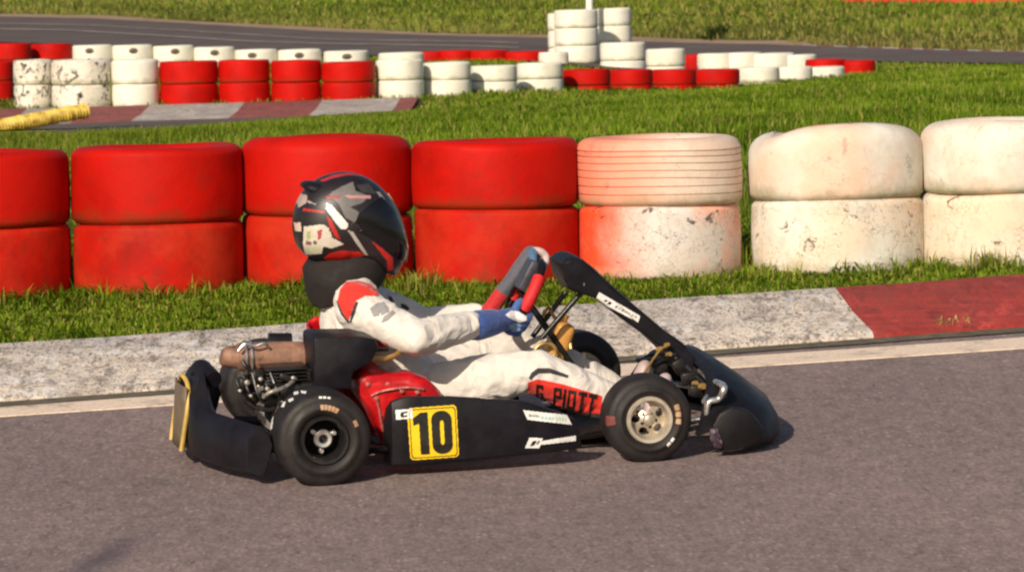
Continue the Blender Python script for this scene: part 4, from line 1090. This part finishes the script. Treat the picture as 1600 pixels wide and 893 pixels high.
# red moulded seat
rows = []
path = [(.070, .375), (.08, .31), (.095, .23), (.13, .13), (.20, .06), (.30, .042), (.40, .05), (.50, .075)]
for i, (x, z) in enumerate(path):
    t = i / (len(path) - 1); hs = np.interp(t, [0, .25, .5, .75, 1], [.06, .13, .215, .16, .03]); wd = np.interp(t, [0, .3, 1], [.17, .205, .20])
    r = []
    for k in range(17):
        u = -1 + k / 8; a = abs(u); yy = wd * math.copysign(min(1, a * 1.35) if a < .74 else 1.0 + .06 * (a - .74), u)
        rise = hs * max(0, (a - .55) / .45) ** 1.6
        tn = Vector((.9 * (1 - t) + .1, 0, .25 + .75 * t)).normalized()
        r.append((x + tn.x * rise * .8 + (.05 * rise), yy, z + tn.z * rise + .02 * a * a))
    rows.append(r)
seat = MB().grid(rows).build('seat', M['red_glossy'], kart, True, 60)
md = seat.modifiers.new('s', 'SUBSURF'); md.levels = 2; md.render_levels = 2
md = seat.modifiers.new('t', 'SOLIDIFY'); md.thickness = .008
# red cowl between the engine and the pod
cw = [(548, 585), (560, 575), (585, 573), (612, 583), (640, 581), (668, 590), (690, 612), (700, 640), (660, 700), (640, 725), (610, 725), (598, 690), (572, 640), (552, 612)]
cwm = MB(); rows = []
mid = [K(px, py, -.33) for px, py in cw]; cxm = np.mean([p[0] for p in mid]); czm = np.mean([p[1] for p in mid])
for y, k in ((-.36, .72), (-.355, .88), (-.335, .98), (-.30, 1.0), (-.25, .98)):
    rows.append([(cxm + (x - cxm) * k, y + .02 * math.sin(x * 30) * (k < .95), czm + (z - czm) * k) for x, z in mid])
cwm.grid(rows, closed_v=True, cap=True).build('engine_cowl', M['red_glossy'], kart, True, 50)
cwo = bpy.data.objects['engine_cowl']; cwb = bvh_of([cwo])
def on_cowl(px, py, off=.004):
    h = cwb.ray_cast(cam_l, ray_l(px, py)); return (h[0] - ray_l(px, py) * off) if h[0] else K3(px, py, -.365)
cb = MB()
for (px, py) in ((588, 622), (628, 610), (652, 612), (594, 648), (606, 600), (575, 600), (600, 672)):
    p = on_cowl(px, py); cb.lathe([(.0001, .003), (.007, .002), (.007, -.006), (.0001, -.006)], p, (0, -1, .1), 10, False)
cb.tube([on_cowl(x, y) for x, y in ((580, 618), (596, 611), (616, 607), (640, 605), (662, 608))], .004, 8)
cb.tube([on_cowl(x, y) for x, y in ((590, 625), (593, 642), (596, 660), (602, 685))], .004, 8)
cb.build('cowl_fixings', plain('pink_metal', (.5, .16, .14), .35, metal=.4, var=.5, scale=80), kart)

# engine: finned cylinder, black air box, exhaust can with clamp springs
eng = MB(); a_ = K3(455, 610, -.32)
eng.box((a_.x, -.32, a_.z - .03), (.15, .17, .13), .014)
for k in range(6): eng.box((a_.x - .02, -.32, a_.z + .02 + .011 * k), (.13, .15, .005), .001)
for (px, py, sx, sz) in ((380, 598, .03, .03), (402, 590, .035, .045), (425, 600, .05, .05), (418, 622, .05, .035), (445, 588, .04, .02), (395, 622, .03, .03), (470, 590, .03, .03)):
    p = K3(px, py, -.30 - .1 * random.random()); eng.box(p, (sx, .05, sz), .006, Matrix.Rotation(random.uniform(-.6, .6), 3, 'Y'))
eng.tube([K3(375, 590, -.3), K3(385, 625, -.36), K3(420, 640, -.4), K3(450, 625, -.4)], .008, 8)
for k in range(5): eng.tube([K3(366 + 14 * k, 582 + 5 * (k % 2), -.40), K3(374 + 15 * k, 606 + 6 * (k % 3), -.425), K3(392 + 13 * k, 626 - 5 * (k % 2), -.41)], .004, 6)
eng.tube([K3(400, 580, -.38), K3(420, 600, -.42), K3(455, 600, -.4)], .006, 8)
engine = eng.build('engine', M['black_metal'], kart, True, 40)
et = MB()
for (px, py, r) in ((386, 597, .008), (407, 592, .006), (392, 618, .005), (418, 607, .007), (432, 612, .006), (458, 590, .006), (404, 603, .005), (442, 628, .005), (375, 610, .005)):
    p = K3(px, py, -.43); et.lathe([(.0001, .008), (r, .006), (r, -.02), (.0001, -.02)], p, (0, -1, .1), 12, False)
p = K3(482, 590, -.36); et.tube([p + Vector((0, 0, -.025)), p + Vector((0, 0, .025))], .010, 12, False)
et.tube([K3(412, 620, -.42), K3(424, 612, -.44), K3(446, 604, -.43), K3(462, 592, -.40)], .007, 10)
et.build('engine_fittings', M['dull_alloy'], engine)
ab = MB(); ol = [(488, 530), (492, 526), (562, 525), (584, 528), (590, 540), (578, 566), (551, 580), (546, 606), (494, 608), (489, 604)]
ab.prism([K(px, py, -.40) for px, py in ol], -.42, -.20, .006); ab.build('air_box', M['black_plastic'], kart, True, 40)
ex = MB(); A_ = K3(352, 557, -.20); B_ = K3(492, 557, -.20); dx = (B_ - A_)
ex.tube([A_ - dx * .05 + Vector((0, 0, .002)), A_, A_ + dx * .12, A_ + dx * .2, A_ + dx * .6, A_ + dx * 1.0], [.022, .030, .036, .045, .047, .047], 24, True)
exo = ex.build('exhaust', M['rust'], kart, True, 40)
ex2 = MB().tube([K3(420, 535, -.1), K3(455, 535, -.1)], [.03, .03], 16, False); ex2.build('intake_silencer', M['black_plastic'], kart)
sp_ = MB()
for t_ in (.22, .28): sp_.tube([A_ + dx * t_ + Vector((0, .05 * math.cos(q), .05 * math.sin(q))) for q in [2 * PI * k / 24 for k in range(24)]], .004, 6, closed=True)
sp_.tube([K3(372, 548, -.26), K3(383, 537, -.262), K3(398, 540, -.262), K3(412, 536, -.26), K3(420, 542, -.25)], .004, 8)
sp_.build('exhaust_clamp', M['steel'], exo)
MB().tube([K3(378, 562, -.26), K3(384, 572, -.27), K3(392, 580, -.27)], .006, 8).build('exhaust_spring', M['black_metal'], exo)
MB().tube([K3(548, 572, -.36), K3(575, 562, -.37), K3(603, 560, -.36), K3(622, 552, -.33), K3(628, 542, -.30), K3(616, 538, -.27)], .009, 10).build('fuel_line', M['brass'], kart)
MB().tube([K3(545, 566, -.3), K3(580, 548, -.33), K3(606, 545, -.32)], .006, 8).build('throttle_cable', M['black_metal'], kart)

# ------------------------------------------------------------------ the driver
V3 = Vector
sh_n, el_n, wr_n = V3((.205, -.185, .452)), V3((.352, -.33, .372)), V3((.555, -.20, .388))
sh_f, el_f, wr_f = V3((.215, .185, .462)), K3(668, 512, .25), K3(752, 500, .125)
chains = [
 ([V3((.42, 0, .145)), V3((.36, 0, .20)), V3((.275, 0, .30)), V3((.225, 0, .39)), V3((.21, 0, .455))], [.145, .155, .165, .17, .125], .72, (0, 1, 0)),
 ([V3((.21, -.10, .47)), V3((.205, 0, .50)), V3((.21, .10, .47))], [.07, .075, .07]),
 ([V3((.21, 0, .48)), V3((.215, 0, .56))], [.075, .062]),
 ([sh_n + V3((0, .05, .01)), sh_n, sh_n.lerp(el_n, .5), el_n], [.075, .072, .062, .056]),
 ([el_n, el_n.lerp(wr_n, .35), wr_n + (el_n - wr_n) * .05], [.056, .056, .043]),
 ([sh_f + V3((0, -.05, .01)), sh_f, sh_f.lerp(el_f, .5), el_f], [.075, .07, .06, .052]),
 ([el_f, el_f.lerp(wr_f, .4), wr_f], [.052, .05, .04]),
 ([V3((.42, -.085, .155)), V3((.58, -.15, .205)), V3((.745, -.195, .236))], [.10, .082, .062]),
 ([V3((.745, -.195, .230)), V3((.86, -.195, .172)), V3((1.03, -.18, .098))], [.066, .070, .052]),
 ([V3((.42, .085, .155)), V3((.58, .14, .22)), V3((.765, .17, .262))], [.10, .080, .060]),
 ([V3((.765, .17, .262)), V3((.88, .16, .21)), V3((1.05, .14, .12))], [.06, .056, .04]),
]
chains = [([p + V3((-.011, 0, .012)) for p in c_[0]],) + tuple(c_[1:]) for c_ in chains]
person = fused('person', chains, M['suit'], None, .0065, 5, .0062, wfreq=19)
person.matrix_world = KM
tag(person, 'kart driver in cream race suit and black helmet, seated with arms forward', 'person')
pbv = bvh_of([person])
# helmet ------------------------------------------------------------
out_px = [(545, 268), (562, 273), (580, 281), (598, 296), (614, 318), (625, 342), (632, 368), (634, 388), (630, 404), (622, 424), (612, 434), (596, 420), (570, 410), (540, 408), (512, 409), (492, 406), (476, 398), (464, 384), (458, 360), (459, 335), (466, 312), (478, 294), (496, 280), (520, 271)]
hc = K(546, 346, 0)
ang = []; rad = []
for px, py in out_px:
    x, z = K(px, py, 0); ang.append(math.atan2(z - hc[1], x - hc[0])); rad.append(math.hypot(x - hc[0], z - hc[1]))
od = np.argsort(ang); ang = np.array(ang)[od]; rad = np.array(rad)[od]
ang3 = np.concatenate([ang - 2 * PI, ang, ang + 2 * PI]); rad3 = np.concatenate([rad] * 3)
def hr(a): return np.interp(a, ang3, rad3)
nh, nv = 300, 150; HW = .128; V = []; HA = 2 * PI * np.arange(nh) / nh
base_r = hr((HA + PI) % (2 * PI) - PI); kk = np.hanning(13); kk /= kk.sum(); base_r = np.convolve(np.concatenate([base_r[-6:], base_r, base_r[:6]]), kk, 'valid')
rows = []
for j in range(nv + 1):
    t = -1 + 2 * j / nv; tt = math.sin(t * PI / 2); sc_ = max(.002, (1 - abs(tt) ** 2.35)) ** (1 / 2.35)
    rows.append([(hc[0] + base_r[i] * sc_ * math.cos(HA[i]), HW * tt, hc[1] + base_r[i] * sc_ * math.sin(HA[i])) for i in range(nh)])
helmet = MB().grid(rows, closed_v=True, cap=True).build('helmet', M['helmet'], person, True, 75)
def Z2(*pts): return [(420 + x / 3.573, 250 + y / 3.573) for x, y in pts]
def paint_helmet(o):
    pts = np.array([project(KM @ v.co) for v in o.data.vertices]); X_, Y_ = pts[:, 0], pts[:, 1]
    # the far side wears the same paint: mirror it through the middle plane
    mir = np.array([project(KM @ V3((v.co.x, -abs(v.co.y), v.co.z))) for v in o.data.vertices]); X_, Y_ = mir[:, 0], mir[:, 1]
    c = np.tile(np.array([[.016, .012, .013]]), (len(pts), 1))
    Pn = lambda poly, col: c.__setitem__(in_poly(X_, Y_, poly), col)
    Pn(Z2((335, 190), (400, 150), (470, 120), (485, 175), (565, 200), (520, 240), (450, 262), (505, 290), (482, 350), (428, 322), (395, 250)), (.16, .145, .14))
    Pn(Z2((490, 140), (560, 130), (600, 190), (520, 180)), (.05, .045, .045))
    Pn(Z2((320, 200), (400, 198), (400, 212), (320, 215)), (.35, .02, .02)); Pn(Z2((420, 195), (570, 198), (570, 215), (440, 212)), (.5, .25, .24))
    Pn(Z2((285, 112), (360, 82), (440, 68), (520, 88), (440, 84), (370, 98), (300, 122)), (.42, .03, .03))
    Pn(Z2((190, 268), (310, 284), (312, 298), (190, 282)), (.45, .02, .015))
    Pn(Z2((215, 225), (265, 245), (262, 252), (212, 233)), (.35, .3, .28))
    Pn(Z2((322, 305), (350, 335), (398, 440), (372, 432), (340, 370)), (.5, .015, .01))
    Pn(Z2((150, 215), (185, 190), (215, 195), (210, 240), (165, 265)), (.42, .31, .26))
    Pn(Z2((138, 345), (178, 352), (182, 398), (146, 392)), (.62, .48, .40))
    Pn(Z2((196, 372), (300, 358), (335, 380), (352, 432), (420, 470), (350, 492), (304, 482), (296, 522), (205, 530), (190, 470)), (.62, .56, .46))
    Pn(Z2((212, 400), (232, 398), (236, 440), (214, 446)), (.36, .42, .16)); Pn(Z2((268, 395), (298, 385), (292, 440), (276, 446)), (.42, .06, .08))
    Pn(Z2((208, 450), (240, 456), (236, 476), (206, 470)), (.22, .08, .09)); Pn(Z2((246, 452), (268, 450), (268, 470), (248, 472)), (.12, .10, .10)); Pn(Z2((205, 480), (290, 476), (290, 500), (210, 520)), (.55, .55, .36))
    Pn(Z2((305, 548), (340, 520), (410, 505), (505, 512), (535, 530), (470, 560), (390, 572), (330, 566)), (.62, .012, .006))
    Pn(Z2((315, 268), (330, 248), (350, 250), (440, 352), (436, 385), (405, 385), (380, 358)), (.80, .78, .74))
    Pn(Z2((440, 388), (470, 400), (510, 460), (556, 532), (536, 530), (490, 468)), (.42, .38, .35))
    Pn(Z2((572, 450), (640, 498), (692, 545), (696, 612), (664, 622), (660, 560), (620, 510)), (.52, .02, .012))
    Pn(Z2((598, 176), (620, 178), (682, 262), (660, 256)), (.34, .29, .27)); Pn(Z2((670, 282), (700, 290), (706, 325), (684, 322)), (.25, .18, .18))
    set_col(o, c)
paint_helmet(helmet)
# visor: a smoked shield a few millimetres proud of the shell
vis_px = Z2((505, 300), (560, 250), (625, 205), (690, 270), (735, 370), (770, 480), (775, 530), (735, 575), (690, 535), (575, 440), (500, 400), (480, 350))
Vv = []; Fv_ = []; idx = {}
hv = helmet.data.vertices
mirp = np.array([project(KM @ V3((v.co.x, -abs(v.co.y), v.co.z))) for v in hv]); inn = in_poly(mirp[:, 0], mirp[:, 1], vis_px)
for p in helmet.data.polygons:
    if len(p.vertices) == 4 and all(inn[i] for i in p.vertices):
        f = []
        for i in p.vertices:
            if i not in idx: idx[i] = len(Vv); Vv.append(hv[i].co + hv[i].normal * .004)
            f.append(idx[i])
        Fv_.append(f)
vmat, vnt, vb = new_mat('visor_smoke'); vb.inputs['Base Color'].default_value = (.006, .005, .006, 1); vb.inputs['Roughness'].default_value = .14; vb.inputs['Coat Weight'].default_value = .2
vo_ = mesh_obj('visor', Vv, Fv_, vmat, helmet, True); md = vo_.modifiers.new('t', 'SOLIDIFY'); md.thickness = .003; md.offset = 0
fin = MB(); fpx = [(472, 286), (480, 283), (500, 284), (516, 292), (505, 304), (492, 312), (482, 300), (471, 292)]
rows = []
for y, k in ((-.07, .35), (-.06, .8), (-.03, 1), (.03, 1), (.06, .8), (.07, .35)):
    mid = [K(px, py, 0) for px, py in fpx]; cx_ = np.mean([q[0] for q in mid]); cz_ = np.mean([q[1] for q in mid]); rows.append([(cx_ + (x - cx_) * k, y, cz_ + (z - cz_) * k) for x, z in mid])
fin.grid(rows, closed_v=True, cap=True).build('helmet_spoiler', M['black_plastic'], helmet, True, 50)
tr_ = MB().tube([K3(606, 302, .0), K3(622, 330, 0), K3(632, 360, 0), K3(637, 388, 0), K3(634, 410, 0)], .0028, 8); tr_.build('visor_trim', M['stain_tan'], helmet)
# padded neck collar
nc = MB(); rows = []
for (px0, px1, py, ry) in ((478, 596, 402, .098), (473, 606, 411, .110), (474, 607, 422, .112), (473, 608, 432, .118), (476, 603, 441, .112), (478, 600, 449, .112), (482, 590, 460, .10), (488, 570, 472, .085)):
    x0, z0 = K(px0, py, 0); x1, z1 = K(px1, py, 0); c_ = (x0 + x1) / 2; rx = (x1 - x0) / 2; r = []
    for k in range(40):
        a_ = 2 * PI * k / 40; fo = 1 + .05 * noise.noise((math.cos(a_) * 2, math.sin(a_) * 2, z0 * 45 + 3)); r.append((c_ + rx * fo * math.cos(a_), ry * fo * math.sin(a_), z0 + .012 * noise.noise((math.cos(a_) * 3, math.sin(a_) * 3, z0 * 20)) + .010 * math.cos(a_)))
    rows.append(r)
nc.grid(rows, closed_v=True, cap=True).build('neck_collar', M['collar'], person, True, 60)

# gloves: palm, four fingers and a thumb closed round the wheel rim
def glove(a_grip, wrist, cols, sgn):
    g_ = math.radians(a_grip); p = wp_(g_); out_ = (p - WC).normalized(); tan = wn.cross(out_) * sgn; tan.normalize()
    dn = -wn if True else wn                # towards the driver
    drv = V3((-abs(wn.x), 0, wn.z if wn.x < 0 else -wn.z)); drv.normalize()
    ch = []; cc = []
    palm = p + out_ * .022 + drv * .026
    d = (wrist - palm).normalized()
    ch.append(([wrist + d * .02, wrist, wrist.lerp(palm, .4)], [.047, .046, .041] if sgn > 0 else [.029, .027, .025])); cc.append(cols[0])
    ch.append(([wrist.lerp(palm, .35), wrist.lerp(palm, .7), palm], [.037, .042, .040] if sgn > 0 else [.026, .031, .030], .8, tan)); cc.append(cols[1])
    for k, (o_, L_) in enumerate(((-.032, .95), (-.011, 1.06), (.011, 1.0), (.031, .84))):
        b = p + tan * o_; sp2 = tan * o_ * .1
        ch.append(([palm + tan * o_ * .8, b + out_ * .030 + drv * .010 + sp2, b + out_ * .026 - drv * .020 * L_, b - out_ * .002 - drv * .029 * L_, b - out_ * .024 * L_ - drv * .014], [.0135, .0125, .0115, .0106, .0092])); cc.append(cols[2])
    th = [palm + tan * .024, p + tan * .046 + drv * .026, p + tan * .050 - out_ * .016 + drv * .020, p + tan * .040 - out_ * .026 + drv * .004]
    ch.append((th, [.0145, .0135, .012, .010])); cc.append(cols[3])
    o = fused('glove', ch, M['glove'], person, .0032, 3, .0012, cc, 40)
    return o
blue, red, grey, pale, dark = (.035, .085, .30), (.50, .012, .014), (.10, .10, .125), (.62, .48, .46), (.02, .018, .03)
gn = glove(-128, K3(752, 507, -.185), (blue, blue, blue, (.05, .12, .34)), 1)
gf = glove(30, K3(766, 484, .105), (red, grey, pale, (.06, .14, .26)), -1)
gb = bvh_of([gn])
decal('glove_print', [[(789, 492), (798, 485), (812, 487), (822, 492), (823, 500), (812, 503), (800, 499)]], gb, M['sticker_white'], gn, .0015, .8)
decal('glove_print', [[(794, 508), (806, 503), (815, 508), (812, 516), (800, 518)]], gb, plain('glove_sky', (.22, .34, .55), .7, var=.3, scale=50), gn, .0015, .8)
# shoes on the pedals
for s, y in ((-1, -.175), (1, .135)):
    so_ = fused('shoe', [([V3((1.03, y, .125)), V3((1.045, y, .09)), V3((1.06, y, .075))], [.042, .042, .038]), ([V3((1.04, y, .075)), V3((1.10, y, .115)), V3((1.135, y, .185))], [.037, .038, .030], .8, (0, 1, 0))], plain('shoe_leather', (.45, .34, .34), .5, var=.2), person, .005, 3)
# printed panels of the suit
decal('leg_panel', [[(824, 597), (838, 592), (850, 593), (880, 600), (940, 618), (940, 645), (900, 645), (860, 640), (832, 628), (825, 612)]], pbv, M['suit_red'], person, .002, 1.0)
decal('leg_stripe', [[(826, 590), (830, 582), (840, 575), (858, 575), (888, 586), (886, 590), (858, 582), (842, 582), (833, 588), (830, 593)]], pbv, M['suit_black'], person, .002, .8)
fl = quadmap([(838, 599), (938, 617), (932, 651), (838, 622)])
L = []
def glyph(u, w, polys): L.extend([[(u + w * a, b) for a, b in p] for p in polys])
t_ = .28
glyph(.00, .11, [rect(0, 0, 1, .2), rect(0, 0, t_, 1), rect(0, .8, 1, 1), rect(1 - t_, .5, 1, 1), rect(.5, .5, 1, .66), rect(1 - t_, 0, 1, .3)])
glyph(.125, .035, [rect(0, .8, 1, 1)])
glyph(.28, .12, [rect(0, 0, t_, 1), rect(0, 0, 1, .18), rect(1 - t_, 0, 1, .58), rect(0, .42, 1, .58)])
glyph(.43, .04, [rect(0, 0, 1, 1)])
glyph(.50, .13, [rect(0, 0, t_, 1), rect(1 - t_, 0, 1, 1), rect(0, 0, 1, .18), rect(0, .82, 1, 1)])
glyph(.66, .13, [rect(0, 0, 1, .18), rect(.36, 0, .64, 1)])
glyph(.82, .13, [rect(0, 0, 1, .18), rect(.36, 0, .64, 1)])
decal('leg_lettering', strokes(fl, L), pbv, M['ink'], person, .0035, .6)
decal('shoulder_panel', [[(532, 452), (541, 441), (560, 439), (578, 444), (592, 455), (590, 462), (570, 462), (556, 470), (549, 488), (545, 500), (536, 488), (528, 470)]], pbv, M['suit_red'], person, .002, .8)
decal('shoulder_piping', [[(526, 470), (529, 470), (536, 488), (546, 501), (544, 504), (533, 490)], [(549, 490), (556, 471), (560, 472), (553, 492), (549, 503), (547, 502)]], pbv, M['suit_black'], person, .002, .8)
decal('sleeve_print', [[(578, 482), (590, 473), (600, 472), (604, 478), (594, 482), (592, 492), (584, 494)], [(600, 494), (614, 484), (618, 488), (606, 500), (596, 504)], [(592, 482), (606, 478), (608, 486), (596, 492)]], pbv, M['suit_grey'], person, .002, .8)
decal('sleeve_print', [[(626, 474), (634, 476), (640, 482), (634, 486), (627, 480)], [(606, 462), (612, 464), (616, 472), (609, 470)]], pbv, M['suit_black'], person, .002, .8)
decal('waist_panel', [[(560, 528), (582, 530), (606, 535), (604, 542), (584, 544), (572, 540)]], pbv, M['suit_red'], person, .002, .8)

# ------------------------------------------------------------------ light
SUN_EL, SUN_AZ = math.radians(27), math.radians(23)     # low behind the camera, to its left
to_sun = Vector((-math.sin(SUN_AZ) * math.cos(SUN_EL), -math.cos(SUN_AZ) * math.cos(SUN_EL), math.sin(SUN_EL)))
sd = bpy.data.lights.new('sun', 'SUN'); so = bpy.data.objects.new('sun', sd); C.objects.link(so)
sd.energy = 4.8; sd.angle = math.radians(.6); sd.color = (1.0, .87, .71)
so.rotation_euler = (-to_sun).to_track_quat('-Z', 'Y').to_euler(); so.location = to_sun * 60
w = bpy.data.worlds.new('World'); scene.world = w; w.use_nodes = True; nt = w.node_tree
sky = nt.nodes.new('ShaderNodeTexSky'); sky.sky_type = 'NISHITA'; sky.sun_disc = False
sky.sun_elevation = SUN_EL; sky.sun_rotation = math.atan2(to_sun.x, to_sun.y)
sky.air_density = 1.0; sky.dust_density = 2.0
nt.links.new(sky.outputs[0], nt.nodes['Background'].inputs[0]); nt.nodes['Background'].inputs[1].default_value = .085
vs = scene.view_settings; vs.view_transform = 'Standard'; vs.look = 'None'; vs.exposure = 0.0; vs.gamma = 1.0; vs.use_curve_mapping = False
scene.cycles.max_bounces = 5; scene.cycles.diffuse_bounces = 3; scene.cycles.glossy_bounces = 3
scene.cycles.filter_width = 2.3
scene.cycles.use_denoising = True
